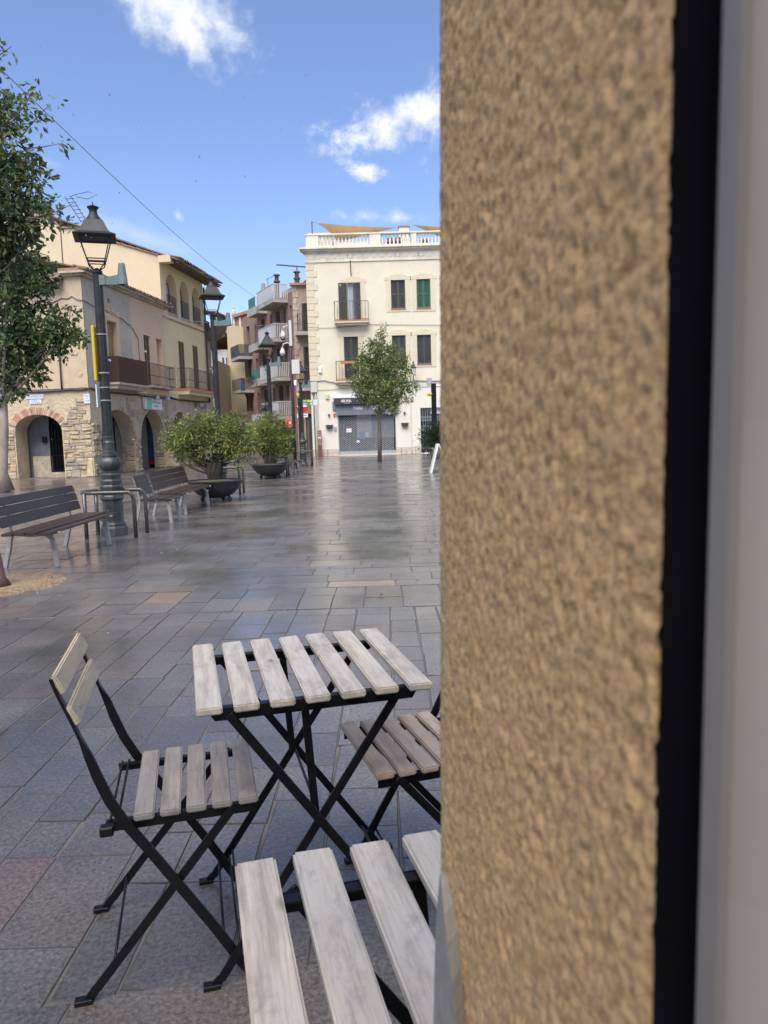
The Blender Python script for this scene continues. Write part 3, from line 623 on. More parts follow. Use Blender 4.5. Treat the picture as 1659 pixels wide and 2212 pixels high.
# ================================================================== LAMP POSTS
def make_lamp(label, x, y, hs=1.0, stickers=False):
    t = thing('street_lamp', label, 'street lamp', (x, y, 0), 0, 'cast iron street lamps in a row'); zo = 0
    o = MB().lathe([(.175, 0), (.175, .10), (.165, .125), (.150, .135), (.158, .15), (.150, .165), (.138, .175), (.132, .20), (.130, .46), (.138, .48), (.155, .50), (.15, .53), (.138, .55), (.150, .64), (.152, .665), (.138, .675), (.128, .69), (.135, .70), (.140, .74), (.120, .76), (.128, .80), (.135, .82), (.112, .84), (.115, .875)], 8, rot=R(22.5)).build('pedestal', 'iron_pedestal', t, bevel=.003)
    o = MB().lathe([(.10, .875), (.118, .90), (.146, .935), (.152, .98), (.145, 1.02), (.115, 1.05), (.088, 1.06), (.10, 1.065), (.10, 1.10), (.086, 1.105), (.086, 1.13), (.072, 1.14), (.070, 1.235), (.078, 1.24), (.074, 1.26), (.066, 1.27), (.064, 1.31), (.072, 1.315), (.070, 1.335), (.060, 1.34)], 20).build('collar', 'iron_pedestal', t); autosmooth(o, 35)
    zt = 3.46 * hs; sh = MB(); n = 24; prof = [(.068, 1.335), (.064, 2.0), (.058, zt)]; vs_ = []; fs = []
    for r, z_ in prof:
        for k in range(n): q = 6.2832 * k / n; rr = r * (1 if k % 2 else .93); vs_.append((rr * math.cos(q), rr * math.sin(q), z_))
    for i in range(2):
        for k in range(n): fs.append((i * n + k, i * n + (k + 1) % n, i * n + n + (k + 1) % n, i * n + n + k))
    sh.add(vs_, fs); sh.build('shaft', 'iron_dark', t)
    o = MB().lathe([(.058, zt - .02), (.068, zt), (.068, zt + .02), (.045, zt + .035), (.02, zt + .06)], 14).build('shaft_collar', 'iron_dark', t)
    z0 = zt + .04; zb = z0 + .095; zg = z0 + .385
    sq = lambda r, z_: [(r * a_, r * b_, z_) for a_, b_ in ((-1, -1), (1, -1), (1, 1), (-1, 1))]
    rb, rt = .105, .185; cg = math.cos(R(18)); 
    hd = MB(lambda a_, b_, c_: (a_ * cg - b_ * math.sin(R(18)), a_ * math.sin(R(18)) + b_ * cg, c_))
    for (a_, b_, c_), (e_, f_, g_) in zip(sq(rb, zb), sq(rt, zg)):
        hd.bar((a_, b_, c_), (e_, f_, g_), .014, .014); hd.tube([(a_ * .3, b_ * .3, z0 - .01), (a_ * .62, b_ * .62, z0 + .03), (a_ * .85, b_ * .85, z0 + .05), (a_, b_, c_)], .008, 6)
    for r, z_ in ((rb, zb), (rb, zb + .03), (rt, zg)):
        q = sq(r, z_)
        for k in range(4): hd.bar(q[k], q[(k + 1) % 4], .014, .012, (0, 0, 1))
    hd.build('lantern_frame', 'iron_dark', t)
    rf = MB(hd.t); ph = [(.255, zg + .01), (.262, zg + .022), (.185, zg + .065), (.165, zg + .10), (.115, zg + .215), (.10, zg + .235)]
    vs_ = []; fs = []
    for r, z_ in ph: vs_ += sq(r, z_)
    for i in range(len(ph) - 1):
        for k in range(4): fs.append((i * 4 + k, i * 4 + (k + 1) % 4, i * 4 + 4 + (k + 1) % 4, i * 4 + 4 + k))
    fs += [(3, 2, 1, 0), tuple(len(ph) * 4 - 4 + k for k in range(4))]
    rf.add(vs_, fs); rf.build('lantern_roof', 'iron_dark', t)
    zc = zg + .235; o = MB().lathe([(.098, zc - .005), (.09, zc + .03), (.065, zc + .06), (.048, zc + .10), (.05, zc + .135), (.072, zc + .16), (.076, zc + .17), (.03, zc + .19), (.008, zc + .195), (.006, zc + .235)], 16).build('chimney_cap', 'iron_dark', t); autosmooth(o)
    mb = MB(); za = zt - .07; mb.box(.03, .11, -.045, .045, za - .09, za + .035); mb.hexa([(.10, -.035, za - .09), (.35, -.035, za - .09), (.35, .035, za - .09), (.10, .035, za - .09), (.10, -.035, za - .0), (.35, -.035, za + .05), (.35, .035, za + .05), (.10, .035, za + .0)])
    mb.lathe([(.068, za - .09), (.062, za + .0), (.042, za + .17), (.036, za + .185)], 12, (.325, 0, 0)); mb.build('side_fixture', 'green_box', t)
    if stickers:
        mb = MB(); mb.box(-.105, -.068, -.085, .085, 2.06, 2.78); mb.build('yellow_panel', 'yellow_plastic', t, bevel=.01)
        MB().box(-.098, -.085, -.07, .07, 1.72, 2.02).build('small_panel', 'white_paint', t)
        for z_ in (2.66, 2.16, 1.97, 1.80): MB().lathe([(.069, z_), (.069, z_ + .014)], 20).build('metal_band', 'alu', t)
    return t
make_lamp('black lamp post with a yellow panel strapped to its shaft, nearest of the row', -3.66, 10.22, 1, True)
make_lamp('black lamp post rising behind the large planter shrub', -3.56, 16.7, 1.10)
make_lamp('slim black lamp post rising behind the second planter', -3.36, 23.25, 1.01)
make_lamp('farthest lamp post of the row, right beside the direction signs', -3.10, 29.9, .93)
def make_rail(label, x, y, hh=.60, only=False):
    t = thing('guard_rail', label, 'guard rail', (x, y, 0), 0, 'curved tube rails round the lamp posts'); r = .026
    pts = [(.36, -.24, 0), (.36, -.24, hh - .10), (.345, -.24, hh - .04), (.30, -.24, hh)]
    pts += [(-.15, -.24, hh)] + [(-.15 - .24 * math.sin(R(a_)), -.24 * math.cos(R(a_)), hh) for a_ in range(15, 180, 15)] + [(-.15, .24, hh), (.30, .24, hh), (.345, .24, hh - .04), (.36, .24, hh - .10), (.36, .24, 0)]
    MB().tube(pts, r, 10).build('rail_tube', 'tube_steel', t, smooth=True)
    for yy in (-.24, .24): MB().tube([(-.30, yy * .85, 0), (-.30, yy * .85, hh - .01)], r, 10).build('leg', 'tube_steel', t, smooth=True)
    return t
make_rail('curved tube rail round the nearest lamp post', -3.62, 10.12)
make_rail('curved tube rail round the lamp post behind the large planter', -3.48, 16.72)
make_rail('curved tube rail beside the second planter', -3.28, 23.3)
make_rail('curved tube rail round the farthest lamp post of the row', -3.13, 29.9)

# ================================================================== FOLIAGE
def leaves(name, blobs, n, size, colors, parent, flat=.45, shell=.35, droop=.3, slim=.42, twig=1, sph=1.0):
    """blobs: (centre, radius vec). leaf-sized folded faces in clumps through the volume"""
    wts = np.array([b[1][0] * b[1][1] * b[1][2] for b in blobs]) ** .67; wts /= wts.sum()
    V, F, C = [], [], []
    ncl = max(1, n // 14); pick = np.random.choice(len(blobs), ncl, p=wts)
    for ci in range(ncl):
        c, r = blobs[pick[ci]]; dv = np.random.normal(size=3); dv /= np.linalg.norm(dv); rad = (shell + (1 - shell) * np.random.random()) ** .6
        cp = np.array(c) + dv * rad * np.array(r); cr = size * random.uniform(1.1, 2.1)
        base = np.array(colors[np.random.randint(len(colors))]) * random.uniform(.75, 1.25)
        for k in range(14):
            q = np.random.normal(size=3); q /= np.linalg.norm(q); p = cp + q * cr * np.random.random() ** .5 * sph
            a = q * .6 + np.random.normal(size=3) * .5 + dv * .5; a[2] -= droop; a /= np.linalg.norm(a)
            s_ = np.cross(a, np.random.normal(size=3)); s_ /= np.linalg.norm(s_) + 1e-9; up = np.cross(s_, a)
            L_ = size * random.uniform(.65, 1.25); W = L_ * slim
            b = len(V); mid = p + a * L_ * .5
            V += [p, mid + s_ * W * .5 + up * W * .18, p + a * L_ - up * L_ * .12, mid - s_ * W * .5 + up * W * .18]
            F += [(b, b + 1, b + 2), (b, b + 2, b + 3)]
            cc = base * random.uniform(.8, 1.2); C += [(*cc, 1)] * 4
    me = bpy.data.meshes.new(name); me.from_pydata([tuple(v) for v in V], [], F); set_tint(me, C)
    return link(name, me, 'leaf', parent)
def blobs_px(lst, Y, base, dz=.9):
    s = Y / FPX; o = []
    for x_, y_, r_ in lst: p = at(x_, y_, Y) - Vector(base); o.append(((p.x, p.y + jit(.2) * r_ * s, p.z), (r_ * s, r_ * s * dz, r_ * s)))
    return o
def limb(mb, a, b, r0, r1, bend=.1, n=6):
    a, b = Vector(a), Vector(b); off = Vector((jit(1), jit(1), jit(.3))) * (b - a).length * bend
    mb.tube([a.lerp(b, k / n) + off * math.sin(math.pi * k / n) for k in range(n + 1)], [r0 + (r1 - r0) * k / n for k in range(n + 1)], 7)
def planter(label, x, y, lst, n, seed):
    random.seed(seed); np.random.seed(seed)
    t = thing('planter', label.replace('SHRUB', 'iron bowl planter'), 'planter', (x, y, 0), 0, 'round iron bowl planters')
    prof = [(.16, .075), (.26, .10), (.38, .17), (.46, .25), (.51, .33), (.535, .39), (.60, .405), (.60, .425), (.54, .425), (.52, .40), (.1, .39)]
    o = MB().lathe(prof, 40).build('bowl', 'planter_iron', t); autosmooth(o, 50)
    for k in range(4):
        q = R(45 + 90 * k) + .5; mb = MB(); mb.lathe([(.005, 0), (.035, .012), (.05, .045), (.04, .08), (.005, .10)], 12, (.30 * math.cos(q), .30 * math.sin(q), 0)); mb.bar((.30 * math.cos(q), .30 * math.sin(q), .08), (.28 * math.cos(q), .28 * math.sin(q), .15), .04, .04); mb.build('ball_foot', 'planter_iron', t, smooth=True)
    o = MB().lathe([(.525, .40), (.3, .425), (.05, .44)], 24).build('soil', 'earth', t)
    base = (x, y, 0); s = thing('shrub', label.replace('SHRUB', 'bushy yellow-green conifer shrub'), 'shrub', (x, y, .40), 0, 'shrubs in the bowl planters')
    bl = blobs_px(lst, y, (x, y, .40)); mb = MB(); rt_ = MB(); s_ = y / FPX
    for k in range(16): q = random.random() * 6.28; rt_.tube([(.09 * math.cos(q), .09 * math.sin(q), 0), (.12 * math.cos(q), .12 * math.sin(q), .18), (.16 * math.cos(q + .3), .14 * math.sin(q + .3), .36)], [.05, .045, .03], 6)
    rt_.build('trunk', 'bark_dark', s)
    for k in range(34):
        c, r = random.choice(bl); q = random.random() * 6.28; e = (c[0] + jit(r[0] * .6), c[1] + jit(r[1] * .5), c[2] + jit(r[2] * .6)); limb(mb, (.11 * math.cos(q), .11 * math.sin(q), .12 + .2 * random.random()), e, random.uniform(.012, .026), .004, .12)
    mb.build('branches', 'bark_dark', s)
    leaves('crown', bl, n, .075, [(.17, .215, .05), (.215, .26, .06), (.26, .285, .075), (.125, .16, .045), (.075, .10, .03), (.26, .26, .085)], s, shell=.15, droop=.12, slim=.34, sph=1.1)
planter('SHRUB behind the second bench, nearer and wider of the two', -3.34, 15.1, [(390, 942, 36), (425, 925, 34), (462, 922, 36), (500, 930, 34), (535, 955, 28), (400, 972, 26), (520, 985, 20), (455, 950, 42), (500, 960, 34), (375, 955, 22), (420, 985, 18)], 8500, 3)
planter('SHRUB farther off, smaller of the two', -3.32, 22.4, [(560, 925, 28), (590, 918, 28), (610, 943, 24), (560, 957, 26), (592, 963, 28), (543, 938, 20), (612, 970, 17), (580, 940, 30)], 8200, 5)
random.seed(11); np.random.seed(11)
# nearest tree, its trunk at the left edge
t1 = thing('tree', 'broad-leaved tree with a reddish trunk beside the near bench, nearest tree', 'tree', (-3.62, 6.78, 0))
bp_ = (-3.62, 6.78, 0); mb = MB(); top = at(-40, 620, 6.9) - Vector(bp_)
mb.tube([(.15, -.05, -.01), (.12, -.04, .08), (.09, -.02, .3), (.03, 0, .75), (-.05, 0, 1.4), tuple(top)], [.10, .075, .065, .06, .055, .05], 12); mb.build('trunk', 'bark_red', t1, smooth=True)
l1 = [(-45, 170, 80), (-5, 115, 30), (-30, 260, 100), (20, 330, 75), (70, 350, 48), (90, 400, 50), (60, 440, 75), (10, 420, 110), (-60, 420, 150), (0, 520, 110), (60, 500, 55), (-60, 600, 120), (40, 580, 55), (110, 462, 38), (20, 240, 50)]
l1 = [(a_ - 22, b_, c_ * .88) for a_, b_, c_ in l1]; bl = blobs_px(l1, 6.78, bp_, .8); mb = MB()
for c, r in bl: limb(mb, tuple(top), c, .025, .008, .1)
for k in range(60): c, r = random.choice(bl); a_ = Vector(c); b_ = a_ + Vector((jit(1), jit(.6), jit(1))).normalized() * r[0] * 1.05; limb(mb, a_, b_, .008, .002, .1, 4)
for (x0, y0), (x1, y1) in [((60, 270), (96, 188)), ((90, 290), (128, 225)), ((100, 320), (148, 310)), ((110, 470), (178, 440)), ((20, 130), (45, 100)), ((100, 470), (160, 478))]:
    x0, x1 = x0 - 40, x1 - 20; limb(mb, at(x0, y0, 6.7) - Vector(bp_), at(x1, y1, 6.5) - Vector(bp_), .006, .002, .05, 5)
    bl.append((tuple(at(x1, y1, 6.5) - Vector(bp_)), (.05, .05, .05))); bl.append((tuple(at((x0 + x1) / 2, (y0 + y1) / 2, 6.55) - Vector(bp_)), (.07, .05, .07)))
mb.build('branches', 'bark', t1)
leaves('crown', bl, 6800, .066, [(.075, .12, .045), (.095, .145, .055), (.055, .09, .036), (.12, .17, .06), (.11, .135, .045), (.18, .20, .09)], t1, shell=.1, droop=.45, slim=.5, sph=.9)
# pale trunk further left, its lower foliage
t2 = thing('tree', 'pale-trunked tree at the left edge in front of the brick arch', 'tree', (-9.95, 19.8, 0)); bp2 = (-9.95, 19.8, 0)
mb = MB(); q = at(8, 870, 19.8) - Vector(bp2); mb.tube([(.06, 0, 0), (.0, 0, .5), tuple(q * .7), tuple(q)], [.26, .17, .13, .09], 12)
mb.build('trunk', 'bark_pale', t2, smooth=True); mb = MB()
for e in ((70, 775), (120, 745), (40, 700), (-30, 760), (90, 690), (20, 620)): limb(mb, q, at(*e, 19.8) - Vector(bp2), .06, .015, .1)
for e in ((120, 745), (150, 700), (165, 735)): limb(mb, at(70, 775, 19.8) - Vector(bp2), at(*e, 19.7) - Vector(bp2), .03, .008, .1)
mb.build('branches', 'bark_pale', t2, smooth=True)
bl = blobs_px([(20, 620, 85), (50, 690, 62), (100, 710, 40), (140, 700, 32), (160, 725, 22), (135, 745, 24), (0, 760, 85), (60, 790, 36), (30, 560, 80), (75, 600, 42), (40, 830, 28), (145, 765, 14), (70, 740, 40), (10, 850, 26)], 19.8, bp2, .8)
leaves('crown', bl, 7600, .15, [(.06, .10, .035), (.08, .13, .04), (.045, .07, .028), (.10, .15, .05), (.13, .16, .055)], t2, shell=.1, droop=.4, slim=.55, sph=.9)
# tree in front of the cream house
t3 = thing('tree', 'slender young tree with a full crown in front of the cream house', 'tree', (-.12, 32.0, 0)); bp3 = (-.12, 32.0, 0)
q = at(822, 850, 32) - Vector(bp3); mb = MB(); mb.tube([(0, 0, 0), (.03, 0, 1.0), (.02, 0, 2.0), tuple(q), tuple(at(820, 740, 32) - Vector(bp3))], [.10, .075, .065, .05, .015], 10); mb.build('trunk', 'bark', t3, smooth=True)
lst = [(823, 722, 10), (815, 742, 20), (800, 768, 26), (788, 800, 28), (838, 775, 30), (815, 800, 40), (850, 800, 36), (820, 835, 42), (856, 835, 32), (780, 835, 24), (800, 855, 26), (835, 868, 28), (872, 828, 19), (868, 785, 16), (862, 760, 10), (865, 860, 16), (788, 782, 22)]
lst = [(a_, b_, c_ * .86) for a_, b_, c_ in lst] + [(760, 822, 9), (892, 838, 9), (876, 768, 9), (800, 745, 8), (848, 752, 9), (768, 790, 9), (885, 860, 8), (772, 855, 10), (828, 708, 6), (884, 800, 9), (820, 885, 12), (850, 882, 10)]; bl = blobs_px(lst, 32, bp3, .9); mb = MB()
for c, r in bl: limb(mb, q, c, .03, .008, .1)
mb.build('branches', 'bark', t3)
leaves('crown', bl, 11500, .10, [(.12, .17, .045), (.145, .205, .055), (.08, .12, .035), (.21, .26, .08), (.18, .23, .07), (.25, .28, .10)], t3, shell=.2, droop=.3, slim=.55, sph=1.1)
random.seed(21); np.random.seed(21)
# plant, sandwich board and post at the right
pl = thing('potted_plant', 'feathery dark green potted plant behind the white sandwich board', 'plant', (2.35, 33.6, 0))
MB().lathe([(.20, 0), (.28, .45), (.30, .5), (.26, .5)], 18).build('pot', 'concrete', pl, smooth=True)
leaves('foliage', [((0, 0, .95), (.5, .4, .45)), ((-.2, 0, .75), (.35, .3, .35)), ((.25, 0, 1.2), (.4, .3, .35)), ((.5, 0, .9), (.4, .3, .4))], 2600, .22, [(.03, .06, .025), (.045, .08, .035), (.03, .05, .03)], pl, shell=0, droop=.15, slim=.12)
sb = thing('sandwich_board', 'white sandwich board standing open at the edge of the plaster wall', 'sign board', (1.62, 23.0, 0))
def leaning(mb, x0, x1, z0, z1, y0, y1, th=.05):
    mb.hexa([(x0, y0, z0), (x0 + th, y0, z0), (x0 + th, y1, z0), (x0, y1, z0), (x1, y0, z1), (x1 + th, y0, z1), (x1 + th, y1, z1), (x1, y1, z1)])
mb = MB(); leaning(mb, -.20, .02, 0, .86, -.32, .32, .055); mb.build('front_panel', 'white_paint', sb, bevel=.006)
mb = MB(); leaning(mb, .32, .06, 0, .86, -.30, .30, .04); mb.build('rear_panel', 'white_paint', sb, bevel=.006)
tp_ = thing('terrace_post', 'black post with a small yellow bulb cluster beside the wall edge', 'post', (2.38, 34.4, 0))
MB().box(-.11, .11, -.08, .08, 0, 3.35).build('post', 'black_steel', tp_); MB().box(-.30, -.08, -.06, .1, 3.25, 3.6).build('floodlight', 'alu', tp_, bevel=.01)
for dx in (-.24, -.15): MB().lathe([(.01, 0), (.07, .05), (.07, .12), (.02, .18)], 10, (dx, -.1, 2.78)).build('bulb', 'yellow_plastic', tp_, smooth=True)  # bulbs are plain yellow plastic

# ================================================================== LEFT ROW OF HOUSES
AZ = R(5.7); C0 = (-9.94, 26.21, 0); RZ = R(90) - AZ
FA = lambda x_, y_, z_: (y_, -x_, z_)          # facade A frame (x right, y in) -> house frame
def rubble(parent, f, u0, u1, v0, v1, mats, hr=(.12, .30), wr=(.14, .46), proud=.06, keep=None, name='stone', gap=.008, j=.022):
    def one(a_, b_, v, h):
        hh = h * random.uniform(.88, 1.0); pr = proud * random.uniform(.25, 1.2); j_ = min(j, h * .16)
        rect = [(a_ + gap, v + gap), (b_ - gap, v + gap), (b_ - gap, v + hh - gap), (a_ + gap, v + hh - gap)]; rect = [(p + jit(j_), r + jit(j_)) for p, r in rect]
        cx, cz = (a_ + b_) / 2, v + hh / 2; P = []; m_ = random.uniform(.10, .3)
        for p, r in rect: P.append((p, .02, r))
        for p, r in rect: P.append((p, -pr * .55, r))
        for p, r in rect: P.append((p + (cx - p) * m_, -pr * random.uniform(.75, 1.2), r + (cz - r) * m_ * 1.2))
        F = [(8, 9, 10), (8, 10, 11)]
        for k in range(4): n_ = (k + 1) % 4; F += [(k, n_, 4 + n_, 4 + k), (4 + k, 4 + n_, 8 + n_, 8 + k)]
        me = bpy.data.meshes.new(name); me.from_pydata([f(*q) for q in P], [], F); link(name, me, random.choice(mats), parent)
    v = v0
    while v < v1 - .05:
        h = min(random.uniform(*hr), v1 - v); u = u0 - random.random() * .15
        while u < u1:
            wd = random.uniform(*wr) * (1.25 if h > .2 else .9); a_, b_ = max(u, u0), min(u + wd, u1); u += wd
            if b_ - a_ < .07: continue
            if keep and not keep((a_ + b_) / 2, v + h / 2, (b_ - a_) / 2): continue
            if h > .17 and random.random() < .45:
                sp = random.uniform(.35, .65); one(a_, b_, v, h * sp); one(a_, b_, v + h * sp, h * (1 - sp))
            else: one(a_, b_, v, h)
        v += h
RS = ['rubble_stone_%d' % i for i in range(5)]
def voussoirs(parent, f, cx, zs, a, r, th, q0, q1, n, proud=.03, mats=('arch_brick_0', 'arch_brick_1', 'arch_brick_2')):
    for k in range(n):
        qa, qb = q0 + (q1 - q0) * k / n, q0 + (q1 - q0) * (k + 1) / n; g_ = (qb - qa) * .07; P = []
        t2_ = th * random.uniform(.92, 1.08)
        for y_ in (.03, -proud * random.uniform(.6, 1.2)):
            for q, e in ((qa + g_, 0), (qb - g_, 0), (qb - g_, t2_), (qa + g_, t2_)): P.append(f(cx + (a + e) * math.cos(q), y_, zs + (r + e) * math.sin(q)))
        me = bpy.data.meshes.new('brick'); me.from_pydata(P, [], [(0, 3, 2, 1), (4, 5, 6, 7), (0, 1, 5, 4), (1, 2, 6, 5), (2, 3, 7, 6), (3, 0, 4, 7)]); link('brick', me, random.choice(mats), parent)
def tile_mesh(ln=.5, r=.085, rise=.14):
    mb = MB(); n = 6; vs_ = []; fs = []
    for y_, z_, rr in ((0, 0, r), (ln, rise, r * .85)):
        for k in range(n + 1): q = math.pi * k / n; vs_.append((rr * math.cos(q), y_, z_ + rr * .8 * math.sin(q)))
        for k in range(n + 1): q = math.pi * k / n; vs_.append(((rr - .014) * math.cos(q), y_, z_ + (rr - .014) * .8 * math.sin(q)))
    m_ = 2 * (n + 1)
    for k in range(n): fs += [(k, k + 1, m_ + k + 1, m_ + k), (n + 1 + k, m_ + n + 1 + k, m_ + n + 2 + k, n + 2 + k), (k, n + 1 + k, n + 2 + k, k + 1)]
    mb.add(vs_, fs); return mb.mesh('roof_tile')
TILE = tile_mesh()
def tiles(parent, pts, m, rz=0, step=.2, sc=1):
    """a row of cover tiles whose ends show along the line pts[0] -> pts[1]"""
    a, b = Vector(pts[0]), Vector(pts[1]); n = max(1, int((b - a).length / step))
    for k in range(n):
        o = link('roof_tile', TILE, None, parent, a.lerp(b, (k + .5) / n) + Vector((0, jit(.02), jit(.008))))
        if not TILE.materials: TILE.materials.append(M[m])
        o.material_slots[0].link = 'OBJECT'; o.material_slots[0].material = M[m]; o.rotation_euler = (0, jit(.05), rz + jit(.04)); o.scale = (sc, sc, sc)
def shutter(parent, x0, x1, z0, z1, y, m, leaves_=2, f=None, name='shutter', pitch=.05):
    wd = (x1 - x0) / leaves_
    for k in range(leaves_):
        a_, b_ = x0 + wd * k + .004, x0 + wd * (k + 1) - .004; mb = MB(f); fw = .045
        for q in ((a_, a_ + fw), (b_ - fw, b_)): mb.box(q[0], q[1], y - .02, y + .02, z0, z1)
        zz = [z0, (z0 + z1) / 2 - fw / 2, z1 - fw]
        for z_ in zz: mb.box(a_ + fw, b_ - fw, y - .019, y + .019, z_, z_ + fw)
        z_ = z0 + fw + pitch / 2
        while z_ < z1 - fw:
            mb.hexa([(a_ + fw, y - .018, z_ - .012), (b_ - fw, y - .018, z_ - .012), (b_ - fw, y + .012, z_ + .008), (a_ + fw, y + .012, z_ + .008), (a_ + fw, y - .018, z_ - .004), (b_ - fw, y - .018, z_ - .004), (b_ - fw, y + .012, z_ + .016), (a_ + fw, y + .012, z_ + .016)]); z_ += pitch
        mb.build(name, m, parent, recalc=False)
def railing(parent, x0, x1, z0, z1, dep, m='rail_iron', step=.11, f=None, name='railing', cross=0, y=0):
    mb = MB(f); yo = y - dep
    for z_ in (z0 + .05, z1) + ((z0 + (z1 - z0) * cross,) if cross else ()):
        mb.box(x0, x1, yo - .012, yo + .012, z_ - .012, z_ + .012)
        if dep > .1:
            mb.box(x0 - .012, x0 + .012, yo + .012, y, z_ - .012, z_ + .012); mb.box(x1 - .012, x1 + .012, yo + .012, y, z_ - .012, z_ + .012)
    n = max(2, int((x1 - x0) / step))
    for k in range(n + 1): x_ = x0 + (x1 - x0) * k / n; mb.tube([(x_, yo, z0), (x_, yo, z1)], .010, 4, False)
    if dep > .1:
        for k in range(1, int(dep / step)):
            for x_ in (x0, x1): mb.tube([(x_, yo + dep * k / int(dep / step), z0), (x_, yo + dep * k / int(dep / step), z1)], .010, 4, False)
    return mb.build(name, m, parent, recalc=False)
def window(parent, x0, x1, z0, z1, y, glass='glass_dark', fm='white_paint', f=None, mull=1, name='window'):
    o = MB(f); fw = .05
    for q in ((x0, x0 + fw), (x1 - fw, x1)): o.box(q[0], q[1], y - .03, y + .03, z0, z1)
    for z_ in (z0, z1 - fw): o.box(x0 + fw, x1 - fw, y - .029, y + .029, z_, z_ + fw)
    for k in range(1, mull + 1): x_ = x0 + (x1 - x0) * k / (mull + 1); o.box(x_ - .02, x_ + .02, y - .028, y + .028, z0 + fw, z1 - fw)
    w_ = o.build(name, fm, parent, recalc=False); MB(f).quad((x0, y + .01, z0), (x1, y + .01, z0), (x1, y + .01, z1), (x0, y + .01, z1)).build('pane', glass, w_, recalc=False); return w_

# ---- corner house
h1 = thing('corner_house', 'weathered tan corner house with a big brick arch and dark grille on its front', 'house', C0, RZ)
mb = MB(); mb.wall(0, 3.75, 0, 2.98, [(.68, 3.48, 0, 2.36, 1.2)], 0, .55); mb.build('ground_floor_wall', 'ground_floor_render', h1, recalc=False)
mb = MB(); mb.wall(0, 3.75, 2.98, 6.75, [(1.62, 2.42, 3.42, 5.52), (1.86, 2.04, 6.18, 6.34)], -.012, .35); mb.build('upper_wall', 'grey_render', h1, recalc=False)
mb = MB(FA); mb.wall(-7.5, -.001, 0, 2.98, [(-2.77, -1.06, 0, 2.2, .58)], 0, .75); mb.build('ground_floor_wall', 'ground_floor_render', h1, recalc=False)
mb = MB(FA); mb.wall(-7.5, 0, 2.98, 6.75, [], -.012, .3); mb.build('upper_wall', 'tan_render', h1, recalc=False)
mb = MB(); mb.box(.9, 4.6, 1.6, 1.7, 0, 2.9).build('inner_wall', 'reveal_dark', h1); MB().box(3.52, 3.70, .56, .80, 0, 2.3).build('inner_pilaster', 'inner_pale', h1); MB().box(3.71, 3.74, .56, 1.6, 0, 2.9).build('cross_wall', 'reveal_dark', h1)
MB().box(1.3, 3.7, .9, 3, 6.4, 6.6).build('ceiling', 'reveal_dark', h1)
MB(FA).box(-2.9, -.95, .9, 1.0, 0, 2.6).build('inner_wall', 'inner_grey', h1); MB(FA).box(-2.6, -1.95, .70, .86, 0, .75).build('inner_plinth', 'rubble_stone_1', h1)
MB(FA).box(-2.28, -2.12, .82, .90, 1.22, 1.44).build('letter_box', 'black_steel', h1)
MB(FA).box(-2.0, -1.0, .86, .90, 0, 2.4).build('shade_panel', 'gasket', h1)  # flat black panel, stands in for the darkness behind the grille
gt = MB(FA)
for k in range(15): x_ = -1.93 + k * .058; gt.tube([(x_, .72 + .03 * (k % 2), .2), (x_, .72 + .03 * (k % 2), 2.02 - .09 * abs(k - 4) * .6)], .011, 5, False)
for z_ in (.22, .75, 1.3): gt.box(-1.95, -1.07, .70, .712, z_, z_ + .02)
gt.build('grille', 'black_steel', h1, recalc=False); MB(FA).box(-1.95, -1.05, .50, .86, -.01, .17).build('door_step', 'rubble_stone_3', h1)
voussoirs(h1, FA, -1.915, 1.62, .855, .58, .25, R(18), R(162), 40)
voussoirs(h1, lambda *q: q, 2.08, 1.16, 1.4, 1.2, .16, R(2), R(80), 34, mats=('arch_brick_1', 'arch_brick_0', 'arch_brick_1'))
rubble(h1, FA, -1.03, .0, 0, 2.0, RS); rubble(h1, FA, -.85, -.15, 2.0, 2.75, RS, keep=lambda u, v, w_: random.random() < .55, proud=.03)
rubble(h1, FA, -3.7, -2.80, 0, 1.75, RS); rubble(h1, FA, -4.6, -3.7, 0, .9, RS, hr=(.2, .3))
rubble(h1, lambda *q: q, .0, .66, 0, 1.85, RS); rubble(h1, lambda *q: q, 2.9, 3.72, 2.0, 2.85, RS, keep=lambda u, v, w_: random.random() < .6 and ((u - 2.08) / 1.62) ** 2 + ((v - 1.16) / 1.45) ** 2 > 1, proud=.03); rubble(h1, lambda *q: q, 3.50, 3.74, 0, 1.3, RS, wr=(.2, .3))
RV = lambda x_, y_, z_: (3.48 + y_, x_, z_)       # right-hand reveal of the side arch, its face looks back along the street
rubble(h1, RV, .02, .53, 0, 1.15, RS, proud=.03); rubble(h1, RV, .02, .53, 1.15, 1.9, ['arch_brick_1', 'rubble_stone_1', 'rubble_stone_3'], hr=(.05, .07), wr=(.25, .45), proud=.02, gap=.005)
for xy, zz, sc in ((( -.02, .0), .25, 1),): MB(FA).hexa([(-.28, -.10, 0), (.05, -.12, 0), (.06, .1, 0), (-.2, .1, 0), (-.22, -.06, .62), (.02, -.07, .66), (.03, .1, .64), (-.18, .1, .6)]).build('corner_stone', 'rubble_stone_2', h1, bevel=.04, seg=2)
MB().box(1.5, 2.55, -.035, -.013, 3.42, 3.5).build('door_sill', 'stone_cornice', h1)
for q in ((1.42, 1.62), (2.42, 2.64)): MB().box(q[0], q[1], -.045, -.013, 3.42, 5.55).build('door_surround', 'peach_render', h1)
MB().box(1.42, 2.64, -.045, -.013, 5.55, 5.80).build('door_lintel', 'peach_render', h1)
voussoirs(h1, lambda *q: q, 2.03, 5.0, .95, .9, .16, R(52), R(128), 12, .04, ('arch_brick_1', 'peach_render'))
MB().box(1.64, 2.4, .12, .16, 3.42, 5.5).build('door', 'door_orange', h1)
MB().box(1.22, 3.88, -.55, -.012, 3.22, 3.30).build('balcony_slab', 'stone_cornice', h1); MB().box(1.28, 3.82, -.46, -.012, 3.08, 3.22).build('balcony_moulding', 'stone_cornice', h1)
